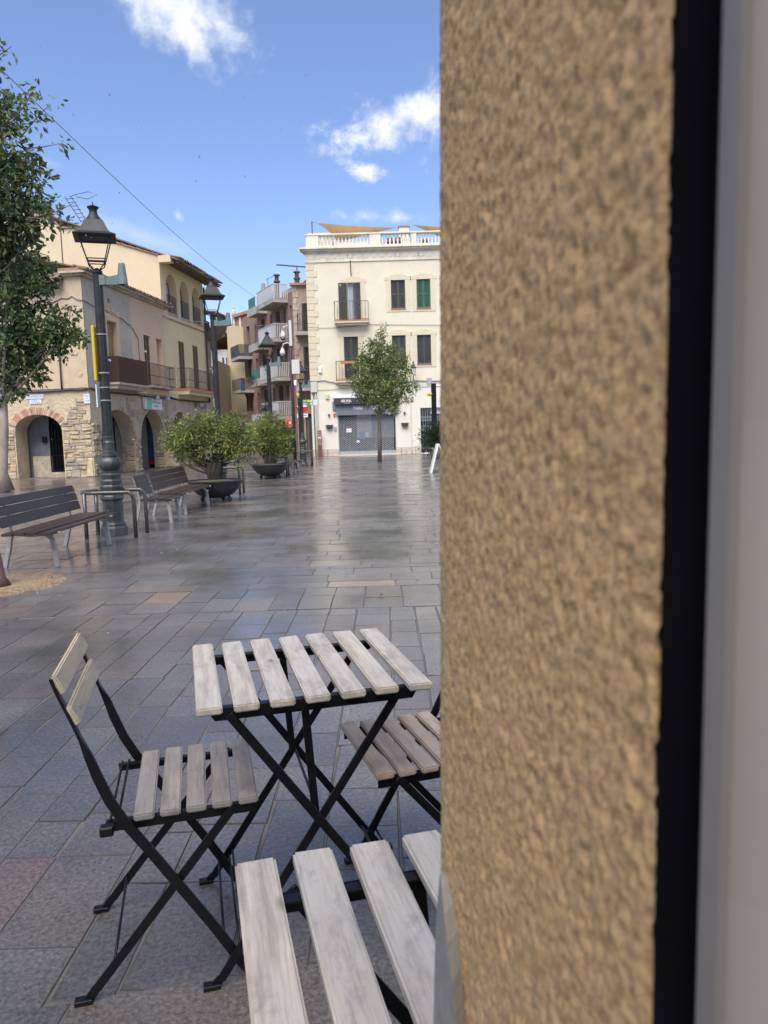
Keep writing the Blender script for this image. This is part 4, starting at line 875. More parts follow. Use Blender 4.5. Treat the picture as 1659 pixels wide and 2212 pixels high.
sc = MB()
for k in range(104): x_ = 1.3 + k * .0245; sc.tube([(x_, -.50 + jit(.006), 3.31), (x_, -.50 + jit(.006), 4.22 + jit(.02))], .0125, 5, False)
for k in range(19): y_ = -.5 + k * .0255; sc.tube([(1.3, y_, 3.31), (1.3, y_, 4.22 + jit(.02))], .0125, 5, False)
sc.build('cane_screen', 'cane_screen', h1, recalc=False); railing(h1, 1.33, 3.83, 3.31, 4.2, .46)
MB(FA).wall(-.60, .02, 6.75, 6.95, [], -.03, .2).build('cornice', 'stone_cornice', h1, recalc=False)
MB().box(-.12, 3.76, -.14, .2, 6.75, 6.83).build('cornice', 'stone_cornice', h1); MB().box(-.22, 3.76, -.26, .2, 6.83, 6.90).build('cornice', 'stone_cornice', h1)
MB(FA).box(-.66, .12, -.14, 0, 6.75, 6.83).build('cornice', 'stone_cornice', h1); MB(FA).box(-.68, .22, -.24, 0, 6.83, 6.90).build('cornice', 'stone_cornice', h1)
tiles(h1, [(-.22, -.33, 6.93), (3.76, -.33, 6.93)], 'clay_tile_old', 0, .2); MB().hexa([(-.3, -.3, 6.9), (3.76, -.3, 6.9), (3.76, 4, 8.1), (1.2, 4, 8.1), (-.3, -.3, 6.95), (3.76, -.3, 6.95), (3.76, 4, 8.15), (1.2, 4, 8.15)]).build('roof', 'clay_tile_old', h1)
MB(FA).hexa([(-.7, -.2, 6.9), (.2, -.2, 6.9), (-1.2, 2, 7.5), (-.72, 2, 7.4), (-.7, -.2, 7.0), (.15, -.2, 7.0), (-1.2, 2, 7.6), (-.72, 2, 7.5)]).build('hip', 'clay_tile', h1)
MB(FA).hexa([(-7.6, -.4, 6.6), (-.62, -.35, 6.45), (-.62, 0, 6.6), (-7.6, 0, 6.8), (-7.6, -.4, 6.68), (-.62, -.35, 6.55), (-.62, 0.2, 6.95), (-7.6, .2, 7.0)]).build('lower_eave', 'clay_tile_old', h1)
MB().box(.05, 3.7, .35, 7.4, .0, 6.9); 
mb = MB(); mb.box(.02, 3.74, 7.4, 7.5, 0, 6.7); mb.box(.35, 3.74, .4, 7.4, 6.55, 6.7); mb.build('back', 'tan_render', h1)
for tx_, zz, xx, wd, hh in (('TORRADA', 2.81, -1.93, .62, .14), ('GRILL', 2.64, -1.92, .42, .14)):
    pq = MB(FA).box(xx - wd / 2, xx + wd / 2, -.03, -.001, zz - hh / 2, zz + hh / 2).build('name_plaque', 'marble', h1)
    text(tx_, .125, 'print_grey', pq, FA(xx, -.031, zz), (R(90), 0, R(-90)), .001, sx=1.05)
pq = MB(FA).box(-.18, .03, -.04, -.001, 2.52, 2.84).build('street_plaque', 'marble', h1)
for s_, z_, sz in (('CASA', 2.77, .065), ('DE', 2.69, .05), ('JOSEP', 2.60, .065)): text(s_, sz, 'print_grey', pq, FA(-.075, -.041, z_), (R(90), 0, R(-90)), .001)
# wiring along the facades
def cable(name, pts, r, parent, m='cable_black', sag=.03):
    P = []
    for a, b in zip(pts, pts[1:]):
        a, b = Vector(a), Vector(b)
        for k in range(4): P.append(a.lerp(b, k / 4) - Vector((0, 0, sag * math.sin(math.pi * k / 4))))
    P.append(Vector(pts[-1])); return MB().tube(P, r, 6).build(name, m, parent, smooth=True)
cable('cable_bundle', [FA(-7.4, -.05, 3.02), FA(-2.6, -.05, 2.99), FA(-.6, -.05, 3.0), FA(.08, -.06, 3.03), (1.1, -.07, 3.0), (2.4, -.07, 2.97), (3.74, -.07, 2.98)], .035, h1)
cable('cable', [FA(-3.5, -.04, 3.07), FA(-.05, -.04, 3.05)], .014, h1); cable('cable', [FA(-1.9, -.03, 5.75), FA(-.7, -.03, 6.05), FA(-.35, -.03, 6.1), FA(.05, -.04, 5.95), (1.3, -.04, 5.9), (3.0, -.04, 5.75), (3.74, -.04, 5.6)], .013, h1, sag=.05)
cable('drain_pipe', [FA(-.93, -.06, 3.03), FA(-.93, -.06, 4.6), FA(-.98, -.06, 5.4), FA(-1.15, -.05, 5.75)], .03, h1, sag=0)
for y_, z_ in ((-.25, 5.2), (-.22, 5.15), (-.6, 4.9), (-.35, 4.2), (-.25, 3.5), (-1.3, 4.8), (-1.0, 5.7), (-1.7, 5.0), (-.45, 4.55)):
    MB(FA).lathe([(.05 + random.random() * .04, 0), (.01, .012)], 7).build('patch', 'rubble_stone_2', h1, loc=FA(y_, -.022, z_)).rotation_euler = (0, R(-90), 0)
# ---- peach house
h2 = thing('peach_house', 'narrow peach coloured house above a pointed arch, between the tan and yellow houses', 'house', C0, RZ)
mb = MB(); mb.wall(3.75, 7.05, 0, 2.98, [(4.02, 6.50, 0, 2.41, 1.25)], .002, .5); mb.build('ground_floor_wall', 'ground_floor_render', h2, recalc=False)
mb = MB(); mb.wall(3.75, 7.05, 2.98, 6.75, [(4.88, 5.52, 3.42, 5.42), (6.18, 6.82, 3.42, 5.42)], -.01, .35); mb.build('upper_wall', 'peach_render', h2, recalc=False)
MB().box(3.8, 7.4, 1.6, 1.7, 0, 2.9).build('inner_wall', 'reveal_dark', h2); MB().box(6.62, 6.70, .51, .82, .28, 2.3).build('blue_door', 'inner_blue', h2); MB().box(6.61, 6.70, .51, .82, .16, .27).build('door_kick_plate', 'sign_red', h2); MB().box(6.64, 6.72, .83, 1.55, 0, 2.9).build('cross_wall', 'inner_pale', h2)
voussoirs(h2, lambda *q: q, 5.26, 1.16, 1.24, 1.25, .15, R(100), R(178), 30, mats=('arch_brick_1', 'rubble_stone_2', 'arch_brick_1')); voussoirs(h2, lambda *q: q, 5.26, 1.16, 1.24, 1.25, .13, R(10), R(75), 22, mats=('rubble_stone_1', 'rubble_stone_2'))
rubble(h2, lambda *q: q, 3.76, 4.0, 0, 1.3, RS, wr=(.2, .3)); rubble(h2, lambda *q: q, 6.52, 7.04, 0, 1.9, RS); rubble(h2, lambda *q: q, 5.9, 7.04, 1.9, 2.85, RS, keep=lambda u, v, w_: random.random() < .65 and ((u - 5.26) / 1.45) ** 2 + ((v - 1.16) / 1.5) ** 2 > 1, proud=.03); rubble(h2, lambda *q: q, 3.8, 4.6, 1.7, 2.85, RS, keep=lambda u, v, w_: random.random() < .5 and ((u - 5.26) / 1.5) ** 2 + ((v - 1.16) / 1.5) ** 2 > 1, proud=.03)
RV2 = lambda x_, y_, z_: (6.50 + y_, x_, z_)
rubble(h2, RV2, .02, .48, 0, 1.15, RS, proud=.03); rubble(h2, RV2, .02, .48, 1.15, 2.0, ['rubble_stone_1', 'rubble_stone_3', 'arch_brick_1'], hr=(.06, .09), wr=(.25, .5), proud=.02, gap=.006)
MB().hexa([(6.52, -.35, 0), (7.2, -.38, 0), (7.15, .1, 0), (6.52, .1, 0), (6.55, -.12, .85), (7.0, -.12, .9), (7.0, .1, .9), (6.55, .1, .85)]).build('buttress_stone', 'rubble_stone_2', h2, bevel=.05, seg=2)
shutter(h2, 4.9, 5.5, 3.42, 5.4, .05, 'shutter_brown', 2); MB().box(6.2, 6.8, .2, .24, 3.42, 5.4).build('door', 'peach_render', h2)
MB().box(4.55, 7.25, -.42, -.01, 3.30, 3.38).build('balcony_slab', 'stone_cornice', h2); MB().box(3.76, 7.0, -.12, -.01, 3.05, 3.28).build('string_course', 'peach_render', h2); railing(h2, 4.62, 7.18, 3.38, 4.25, .36, cross=.45)
MB().box(3.77, 7.3, -.14, .2, 6.75, 6.83).build('cornice', 'stone_cornice', h2); MB().box(3.77, 7.35, -.27, .2, 6.83, 6.90).build('cornice', 'stone_cornice', h2)
tiles(h2, [(3.78, -.33, 6.93), (7.4, -.33, 6.93)], 'clay_tile_old', 0, .2); MB().hexa([(3.77, -.3, 6.9), (7.04, -.3, 6.9), (7.04, 4, 8.1), (3.77, 4, 8.1), (3.77, -.3, 6.95), (7.04, -.3, 6.95), (7.04, 4, 8.15), (3.77, 4, 8.15)]).build('roof', 'clay_tile', h2)
MB().box(3.77, 7.0, 4.0, 4.1, 0, 8.0).build('back', 'peach_render', h2)
cable('cable_bundle', [(3.76, -.07, 2.98), (5.2, -.30, 2.94), (7.04, -.12, 3.0)], .04, h2); cable('cable', [(3.8, -.03, 5.55), (4.3, -.03, 5.2), (4.35, -.03, 4.0), (4.4, -.03, 3.3)], .012, h2, sag=.02)
sg = MB().box(4.35, 6.05, -.16, -.03, 2.43, 2.90).build('shop_sign', 'white_paint', h2, bevel=.01); MB().box(4.45, 4.95, -.166, -.1605, 2.45, 2.88).build('green_stripe', 'sign_teal', sg)
text('LOCAL PER LLOGAR', .13, 'print_grey', sg, (5.42, -.162, 2.72), ext=.001, sx=.72); text('937 40 11', .13, 'print_grey', sg, (5.40, -.162, 2.56), ext=.001, sx=.8)
for x_ in (5.2, 6.35): MB().box(x_ - .12, x_ + .12, -.36, -.18, 2.84, 3.0).build('floodlight', 'alu', h2, bevel=.01)
# ---- yellow house
h3 = thing('yellow_house', 'tall yellow house with three arched windows under a wide timber eave', 'house', C0, RZ)
arc = [(7.62, 8.90, 6.72, 8.42, .66), (9.28, 10.48, 6.72, 8.42, .62), (10.88, 12.12, 6.72, 8.42, .62)]
mb = MB(); mb.wall(7.05, 12.5, 0, 2.98, [(7.55, 9.4, 0, 2.43, .95), (10.15, 12.05, 0, 2.42, .95)], .004, .9); mb.build('ground_floor_wall', 'ground_floor_render', h3, recalc=False)
mb = MB(); mb.wall(7.05, 12.5, 2.98, 8.95, [(8.72, 9.42, 3.45, 5.6), (10.58, 11.28, 3.45, 5.6)] + arc, -.014, .4); mb.build('upper_wall', 'yellow_render', h3, recalc=False)
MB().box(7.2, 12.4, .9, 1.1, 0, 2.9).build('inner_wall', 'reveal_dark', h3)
rubble(h3, lambda *q: q, 7.06, 7.54, 0, 1.9, RS, wr=(.15, .35)); rubble(h3, lambda *q: q, 9.42, 10.13, 0, 2.3, RS); rubble(h3, lambda *q: q, 7.1, 9.9, 2.45, 2.85, RS, keep=lambda u, v, w_: random.random() < .3, proud=.03)
for a_, b_, c_, e_, r_ in arc:
    rv = window(h3, a_ + .05, b_ - .02, c_, e_ - .3, .36, 'curtain', 'eave_wood'); railing(h3, a_ + .01, b_ - .01, c_, c_ + .78, 0, y=.05, step=.1)
    MB().box(a_ - .03, b_ + .03, -.05, -.0145, c_ - .07, c_ - .002).build('window_sill', 'stone_cornice', h3)
    mbx = MB()
    for k in range(12):
        q1_, q2_ = math.pi * k / 12, math.pi * (k + 1) / 12; m_, hw = (a_ + b_) / 2, (b_ - a_) / 2; mbx.add([(m_ + hw * math.cos(q1_), .385, e_ - r_ + r_ * math.sin(q1_)), (m_ + hw * math.cos(q2_), .385, e_ - r_ + r_ * math.sin(q2_)), (m_, .385, e_ - r_ - .1)], [(0, 1, 2)])
    mbx.build('fanlight', 'curtain', h3, recalc=False)
MB().box(7.06, 12.5, -.04, -.0145, 6.40, 6.47).build('string_course', 'red_trim', h3)
shutter(h3, 8.74, 9.40, 3.45, 5.58, .0, 'shutter_brown', 2); shutter(h3, 10.6, 11.26, 3.45, 5.58, .0, 'shutter_brown', 2)
MB().box(8.35, 12.62, -.62, -.014, 3.31, 3.45).build('balcony_slab', 'red_trim', h3); MB().box(8.3, 12.55, -.55, -.014, 3.18, 3.31).build('balcony_moulding', 'cream_trim', h3); railing(h3, 8.45, 12.55, 3.45, 4.35, .55, cross=.42, step=.13)
# side wall towards the square, stepped up with the roof slope
gp = [(.0, 8.95), (1.95, 9.6), (3.5, 10.25), (4.25, 10.3), (4.8, 11.0), (6.0, 11.4), (7.5, 11.9)]
mb = MB(lambda x_, y_, z_: (7.05 + y_, x_, z_)); V_ = [(0, 0, 6.0)] + [(a_, 0, b_) for a_, b_ in gp] + [(7.5, 0, 6.0)]
mb.add(V_ + [(q[0], .25, q[2]) for q in V_], [tuple(range(9)), tuple(range(17, 8, -1))] + [(k, (k + 1) % 9, 9 + (k + 1) % 9, 9 + k) for k in range(9)]); mb.build('side_wall', 'pale_yellow_render', h3)
for (a_, b_), (c_, e_) in zip(gp, gp[1:]):
    n = max(1, int((c_ - a_) / .32))
    for k in range(n):
        t0, t1_ = k / n, (k + 1) / n; ya, za, yb, zb_ = a_ + (c_ - a_) * t0, b_ + (e_ - b_) * t0, a_ + (c_ - a_) * t1_, b_ + (e_ - b_) * t1_; lift = jit(.01)
        MB().hexa([(6.98, ya, za + .01), (7.35, ya, za + .01), (7.35, yb - .015, zb_ + .01), (6.98, yb - .015, zb_ + .01), (6.98, ya, za + .055 + lift), (7.35, ya, za + .055 + lift), (7.35, yb - .015, zb_ + .075 + lift), (6.98, yb - .015, zb_ + .075 + lift)]).build('verge_tile', 'clay_tile', h3)
MB().box(6.95, 7.30, .02, 7.3, 8.80, 8.801); 
mb = MB(); mb.box(12.25, 12.5, .0, 7.5, 0, 8.95); mb.box(7.3, 12.25, 7.25, 7.5, 0, 9.0); mb.build('far_walls', 'yellow_render', h3)
MB().hexa([(6.95, -.85, 8.72), (12.95, -.85, 8.72), (12.95, 7.6, 11.9), (6.95, 7.6, 11.9), (6.95, -.85, 8.78), (12.95, -.85, 8.78), (12.95, 7.6, 11.96), (6.95, 7.6, 11.96)]).build('roof', 'eave_wood', h3)
for k in range(17):
    x_ = 7.2 + k * .35; MB().hexa([(x_, -.78, 8.66), (x_ + .12, -.78, 8.66), (x_ + .12, .0, 8.80), (x_, .0, 8.80), (x_, -.78, 8.73), (x_ + .12, -.78, 8.73), (x_ + .12, .0, 8.95), (x_, .0, 8.95)]).build('rafter_end', 'eave_wood', h3)
tiles(h3, [(6.95, -.95, 8.82), (12.95, -.95, 8.82)], 'clay_tile_old', 0, .2); MB().box(6.9, 7.3, -.55, -.02, 8.66, 8.94).build('eave_return', 'pale_yellow_render', h3)
cable('cable_bundle', [(7.06, -.12, 3.0), (9, -.1, 2.95), (12.5, -.1, 3.0)], .045, h3); cable('rain_pipe', [(12.42, -.1, 8.6), (12.42, -.1, 3.0)], .05, h3, sag=0)
for x_, z_ in ((10.6, 2.78), (11.5, 2.72)): MB().box(x_ - .15, x_ + .2, -.34, -.1, z_ - .1, z_ + .1).build('floodlight', 'alu', h3, bevel=.02)
# roof aerial
an = thing('roof_aerial', 'grey television aerial on a thin mast above the lamp and the tree', 'aerial', tuple(at(140, 628, 30.2)))
pA, pB = at(140, 628, 30.2), at(128, 455, 30.2); MB().tube([(0, 0, -.9), tuple(pB - pA)], .022, 6).build('mast', 'rail_iron', an)
mb = MB(); q = pB - pA; p1 = q + Vector((.1, 0, -.1)); p2 = at(178, 440, 30.2) - pA
for k in range(7): c_ = (at(142 + 5 * k, 430 + 8 * k, 30.2) - pA); mb.tube([tuple(c_), tuple(c_ + Vector((.28, .1, .05)))], .012, 4)
mb.tube([tuple(at(140, 425, 30.2) - pA), tuple(at(176, 480, 30.2) - pA)], .014, 4); mb.tube([tuple(at(154, 425, 30.2) - pA), tuple(at(188, 480, 30.2) - pA)], .014, 4)
mb.tube([tuple(at(a_, b_, 30.2) - pA) for a_, b_ in ((150, 425), (165, 420), (190, 414), (210, 421), (190, 430), (165, 425))], .012, 4); mb.build('elements', 'rail_iron', an)

# ================================================================== CREAM HOUSE
cr = thing('cream_house', 'three storey cream house with a balustraded roof terrace and a shuttered shop', 'house', (0, 41.6, 0), R(.0))
Wn = [(-1.62, -.92, 7.2, 9.21), (.71, 1.47, 7.79, 9.28), (2.08, 2.82, 7.78, 9.29), (-1.90, -1.13, 4.08, 6.38), (.69, 1.43, 4.87, 6.38), (2.04, 2.79, 4.84, 6.37), (3.6, 4.35, 7.78, 9.29), (3.6, 4.35, 4.84, 6.37)]
mb = MB(); mb.wall(-3.78, 6.5, 3.55, 10.3, Wn, 0, .3); mb.build('upper_wall', 'cream_render', cr, recalc=False)
mb = MB(); mb.wall(-3.78, 6.5, 0, 3.55, [(-2.36, .78, .06, 2.22), (2.13, 3.6, 0.05, 2.48)], .003, .4); mb.build('ground_floor_wall', 'cream_low', cr, recalc=False)
mb = MB(); mb.box(-3.779, 6.5, .45, 9, 0, 11.0); mb.box(-3.779, -3.4, .004, .45, 0, 11); mb.build('building_body', 'cream_render', cr)
for z0, z1, dy in ((10.30, 10.36, .05), (10.36, 10.80, .02), (10.80, 10.86, .10), (10.86, 10.95, .2), (10.95, 11.04, .30)):
    mb = MB(); mb.box(-3.78 - dy, 6.5, -dy, .5, z0, z1); mb.build('cornice' if dy != .02 else 'frieze', 'cream_cornice', cr)
for x_ in (-1.42, 1.10, 2.35):
    mb = MB()
    for dx, dz in ((-.12, .06), (.12, .06), (-.12, -.06), (.12, -.06), (0, 0), (-.06, 0), (.06, 0)): mb.box(x_ + dx - .022, x_ + dx + .022, -.03, -.021, 10.57 + dz - .022, 10.57 + dz + .022)
    mb.build('vent', 'shutter_dark', cr)
for k in range(18): x_ = -3.5 + k * .42; MB().lathe([(.13, 0), (.11, .012)], 14).build('roundel', 'cream_cornice', cr, loc=(x_, -.0215, 10.57)).rotation_euler = (R(90), 0, 0)
z_ = 4.02; k = 0
while z_ < 10.25:
    wd = .40 if k % 2 else .56; MB().box(-3.80, -3.78 + wd, -.028, -.001, z_ + .008, z_ + .335).build('quoin', 'cream_trim', cr, bevel=.006); z_ += .345; k += 1
# window surrounds, shutters, sills
def surround(x0, x1, z0, z1, top=.26, sd_=.26, bot=.17):
    mb = MB(); y0, y1 = -.022, -.001
    mb.box(x0 - sd_, x0, y0, y1, z0 - bot, z1); mb.box(x1, x1 + sd_, y0, y1, z0 - bot, z1); mb.box(x0, x1, y0, y1, z0 - bot, z0)
    mb.box(x0 - sd_ - .06, x1 + sd_ + .06, y0 - .006, y1, z1, z1 + top - .08); mb.box(x0 - .05, x1 + .05, y0 - .006, y1, z1 + top - .08, z1 + top); mb.box(x0 + .15, x1 - .15, y0 - .006, y1, z1 + top, z1 + top + .05)
    mb.build('window_surround', 'cream_trim', cr)
for i, (a_, b_, c_, e_) in enumerate(Wn):
    surround(a_, b_, c_, e_, bot=.0 if i in (0, 3) else .17)
    if i == 0: continue
    shutter(cr, a_ + .01, b_ - .01, c_ + .02, e_, .06, 'shutter_green' if i == 2 else 'shutter_dark', 2)
    if i not in (3,): MB().box(a_ - .02, b_ + .02, -.06, .1, c_ - .04, c_ - .002).build('window_sill', 'terracotta_red', cr)
window(cr, -1.60, -.94, 7.22, 9.2, .2, 'glass_pale', 'white_paint')
shutter(cr, -2.10, -1.64, 7.22, 9.2, -.05, 'shutter_dark', 1); shutter(cr, -1.32, -.93, 7.22, 9.2, -.02, 'shutter_dark', 1)
for z0, a_, b_ in ((7.2, -2.32, -.53), (4.08, -2.34, -.55)):
    MB().box(a_ - .03, b_ + .03, -.50, 0, z0 - .03, z0).build('balcony_floor', 'terracotta_red', cr); MB().box(a_ - .01, b_ + .01, -.48, 0, z0 - .14, z0 - .03).build('balcony_slab', 'cream_trim', cr); MB().box(a_ + .08, b_ - .08, -.38, 0, z0 - .25, z0 - .14).build('balcony_moulding', 'cream_trim', cr)
    railing(cr, a_, b_, z0, z0 + .98, .45, step=.16)
MB().box(-2.1, -1.25, -.56, -.46, 4.92, 5.04).build('window_box', 'terracotta_red', cr)
# balustrade with single balusters
BAL = MB().lathe([(.055, 0), (.055, .04), (.03, .06), (.065, .16), (.07, .20), (.03, .34), (.028, .40), (.05, .43), (.05, .47)], 10).mesh('baluster', smooth=True)
for a_, b_ in ((-3.72, -3.06), (-.35, .22), (1.86, 2.12), (4.0, 4.5)): mb = MB(); mb.box(a_, b_, -.14, .14, 11.04, 11.66); mb.build('pedestal', 'cream_cornice', cr)
MB().box(-3.78, 6.5, -.17, .17, 11.66, 11.74).build('handrail', 'cream_cornice', cr, bevel=.01); MB().box(-3.06, 6.5, -.13, .13, 11.04, 11.12).build('balustrade_base', 'cream_cornice', cr)
for a_, b_, n in ((-3.06, -.35, 14), (.22, 1.86, 8), (2.12, 4.0, 10), (4.5, 6.4, 9)):
    for k in range(n): o = link('baluster', BAL, 'cream_cornice', cr, (a_ + (b_ - a_) * (k + .5) / n, 0, 11.12)); o.scale = (1, 1, 1.16)
MB().box(-3.62, -2.4, .9, 1.4, 11.0, 12.0).build('rooftop_wall', 'cream_cornice', cr); MB().box(-3.70, -2.35, .82, 1.45, 11.95, 12.03).build('rooftop_coping', 'cream_cornice', cr)
MB().box(-2.9, -.5, 1.2, 1.3, 11.0, 11.62).build('terrace_screen', 'white_paint', cr); MB().box(1.25, 1.80, 1.0, 1.4, 11.0, 12.28).build('chimney', 'cream_low', cr); MB().box(1.2, 1.85, .95, 1.45, 12.28, 12.33).build('chimney_cap', 'red_trim', cr)
for x_, w_, z_ in ((.42, .5, 11.6), (.9, .5, 11.62), (2.3, .5, 11.5)): MB().hexa([(x_, .5, 11.04), (x_ + w_, .5, 11.04), (x_ + w_, .7, 11.04), (x_, .7, 11.04), (x_ + .15, .5, z_), (x_ + w_ - .05, .5, z_), (x_ + w_ - .05, .7, z_), (x_ + .15, .7, z_)]).build('covered_chair', 'shutter_dark', cr, bevel=.03)
def sail(P, n=10, sag=.25):
    """three-cornered cloth with hollow edges"""
    a, b, c = [Vector(p) for p in P]; mid = (a + b + c) / 3; V, F, idx = [], [], {}
    for i in range(n + 1):
        for j in range(n + 1 - i):
            u, v = i / n, j / n; w_ = 1 - u - v; p = a * u + b * v + c * w_; e = min(u, v, w_); pull = sag * 4 * (u * v + v * w_ + u * w_ - 3 * u * v * w_ * 1.2) * (1 - 3 * e) * .5
            p = p + (mid - p) * max(0, pull) * .5 - Vector((0, 0, .12 * 27 * u * v * w_)); idx[i, j] = len(V); V.append(p)
    for i in range(n):
        for j in range(n - i):
            F.append((idx[i, j], idx[i + 1, j], idx[i, j + 1]))
            if j < n - i - 1: F.append((idx[i + 1, j], idx[i + 1, j + 1], idx[i, j + 1]))
    return MB().add(V, F)
s1 = thing('shade_sail', 'tan triangular shade sail over the roof terrace, strung from the corner pole', 'shade sail', (-3.35, 41.9, 11.0), 0, 'shade sails on the roof terrace')
sail([(.2, 0, 1.42), (4.5, .2, 1.10), (1.3, .4, .45)], 10, .5).build('cloth', 'sail_cloth', s1, smooth=True); MB().tube([(-.05, 0, 0), (-.05, 0, 1.5)], .03, 6).build('pole', 'rail_iron', s1); MB().tube([(-.05, 0, 1.45), (.2, 0, 1.42)], .01, 4).build('cord', 'rail_iron', s1)
s2 = thing('shade_sail', 'second tan shade sail, right of the terrace chimney and cut off by the wall', 'shade sail', (1.9, 42.2, 11.0), 0, 'shade sails on the roof terrace')
sail([(.05, 0, 1.25), (3.4, 0, 1.0), (2.2, .4, .35)], 8, .4).build('cloth', 'sail_cloth', s2, smooth=True)
# shop front
MB().box(-2.36, .78, .30, .34, .06, 2.22).build('shop_glazing', 'glass_dark', cr)
MB().box(-1.35, -.55, .26, .29, .95, 2.2).build('poster_panel', 'glass_pale', cr); MB().box(-.55, .70, .27, .29, .95, 2.2).build('poster_panel', 'shop_grey', cr); MB().box(-1.22, -.92, .24, .259, .88, 1.28).build('notice', 'paper_blue', cr); MB().box(-.9, -.7, .24, .259, .98, 1.25).build('notice', 'paper', cr)
MB().box(-1.92, -1.64, .075, .09, 1.27, 1.48).build('notice', 'paper', cr); MB().box(-1.86, -1.72, .075, .09, 1.49, 1.59).build('notice', 'paper_red', cr); MB().box(-1.38, -1.22, .075, .09, .70, .82).build('notice', 'paper', cr); MB().box(-2.25, -1.95, .24, .26, .9, 1.0).build('notice', 'paper_red', cr)
mb = MB(); px_, pz = .150, .115; x0, x1, z0, z1 = -2.34, .76, .26, 2.2
nx, nz_ = int((x1 - x0) / px_), int((z1 - z0) / pz)
for i in range(nx):
    for j in range(nz_):
        xa, za = x0 + i * px_, z0 + j * pz; c_ = [(xa + px_ / 2, za), (xa + px_, za + pz / 2), (xa + px_ / 2, za + pz), (xa, za + pz / 2)]
        for a_, b_ in zip(c_, c_[1:] + c_[:1]): mb.bar((a_[0], .11, a_[1]), (b_[0], .11, b_[1]), .026, .008)
mb.build('shutter_lattice', 'shutter_mesh', cr, recalc=False)
MB().box(-2.35, .77, .08, .13, .07, .245).build('shutter_bottom_rail', 'alu', cr); MB().box(-2.5, 1.0, -.05, .2, -.01, .045).build('door_step', 'cladding_stone', cr)
for x_ in (-2.36, .745): MB().box(x_, x_ + .035, .06, .14, .06, 2.22).build('shutter_guide', 'alu', cr)
MB().box(-2.44, .90, -.14, -.001, 2.20, 2.74).build('fascia', 'shop_grey', cr); MB().box(-2.62, -2.44, -.10, -.001, 2.50, 2.95).build('fascia_side', 'shop_grey', cr)
aw = MB().box(-2.50, .98, -.34, -.001, 2.77, 3.09).build('awning_box', 'shop_box_black', cr, bevel=.01); MB().box(-2.57, 1.0, -.36, -.001, 3.10, 3.28).build('awning_cover', 'white_paint', cr, bevel=.02)
text('GR', .17, 'white_paint', aw, (-2.03, -.342, 2.955), bold=.006, ext=.002); text('!', .17, 'paper_red', aw, (-1.885, -.342, 2.965), bold=.006, ext=.002); text('FUL', .17, 'white_paint', aw, (-1.72, -.342, 2.955), bold=.006, ext=.002)
text('BARCELONA', .055, 'white_paint', aw, (-1.83, -.342, 2.845), ext=.002); fs_ = text('MARIA', .25, 'white_paint', cr, (-1.21, -.145, 2.56), bold=.006, ext=.003, name='shop_lettering', sx=.78); text('TERESA', .25, 'white_paint', cr, (-.25, -.145, 2.56), bold=.006, ext=.003, name='shop_lettering', sx=.78)
# plinth of crazy paving
for a_, b_ in ((-3.76, -2.38), (.80, 2.11)):
    MB().box(a_, b_, -.015, -.001, 0, .37).build('plinth', 'mortar', cr); n = int((b_ - a_) / .26); prev = a_
    for k in range(n):
        nx_ = a_ + (b_ - a_) * (k + 1) / n + (jit(.06) if k < n - 1 else 0); m_ = .19 + jit(.07); dx = jit(.05)
        for z0, z1 in ((.01, m_ - .006), (m_ + .006, .36)):
            P = [(prev + .008, z0), (nx_ - .008, z0), (nx_ - .008 + dx * .5, z1), (prev + .008 + dx * .5, z1)]
            MB().hexa([(P[0][0], -.03, P[0][1]), (P[1][0], -.03, P[1][1]), (P[1][0], -.014, P[1][1]), (P[0][0], -.014, P[0][1]), (P[3][0], -.03, P[3][1]), (P[2][0], -.03, P[2][1]), (P[2][0], -.014, P[2][1]), (P[3][0], -.014, P[3][1])]).build('cladding_stone', 'cladding_stone', cr)
        prev = nx_
# second door with folding grille
MB().box(2.13, 3.6, .35, .38, .05, 2.48).build('door_glazing', 'glass_dark', cr); MB().box(2.7, 3.6, .2, .22, 2.15, 2.45).build('door_sign', 'paper', cr)
mb = MB()
for i in range(11):
    xa = 2.14 + i * .13; mb.box(xa - .007, xa + .007, .1, .115, .06, 2.46)
    for z_ in (.25, .75, 1.25, 1.75):
        for s_ in (0, .16): mb.bar((xa, .09, z_ + s_), (xa + .13, .09, z_ + s_ + .13), .014, .006); mb.bar((xa + .13, .085, z_ + s_), (xa, .085, z_ + s_ + .13), .014, .006)
mb.build('folding_grille', 'alu', cr, recalc=False)
for x_, z_ in ((-2.83, 1.60), (1.27, 1.60)):
    wb = MB().hexa([(x_ - .14, -.16, z_ - .1), (x_ + .14, -.16, z_ - .1), (x_ + .14, -.003, z_ - .1), (x_ - .14, -.003, z_ - .1), (x_ - .2, -.2, z_ + .1), (x_ + .2, -.2, z_ + .1), (x_ + .2, -.003, z_ + .1), (x_ - .2, -.003, z_ + .1)]).build('wall_light', 'shutter_dark', cr)
for x_ in (-2.83, 1.27): MB().box(x_ - .05, x_ + .05, -.1, -.001, 2.18, 2.29).build('spotlight', 'shutter_dark', cr)
MB().box(-3.76, -3.42, -.14, -.001, 3.47, 4.02).build('meter_box', 'grey_box', cr, bevel=.01); MB().box(-3.32, -3.14, -.10, -.001, 4.5, 4.84).build('alarm_box', 'white_paint', cr, bevel=.01); MB().box(-2.98, -2.80, -.08, -.001, 3.10, 3.36).build('bell_box', 'cream_trim', cr, bevel=.01)
MB().box(-2.60, -2.48, -.03, -.001, 2.12, 2.30).build('small_sign', 'paper_red', cr); MB().box(-2.58, -2.44, -.05, -.001, 1.38, 1.60).build('intercom', 'alu', cr)
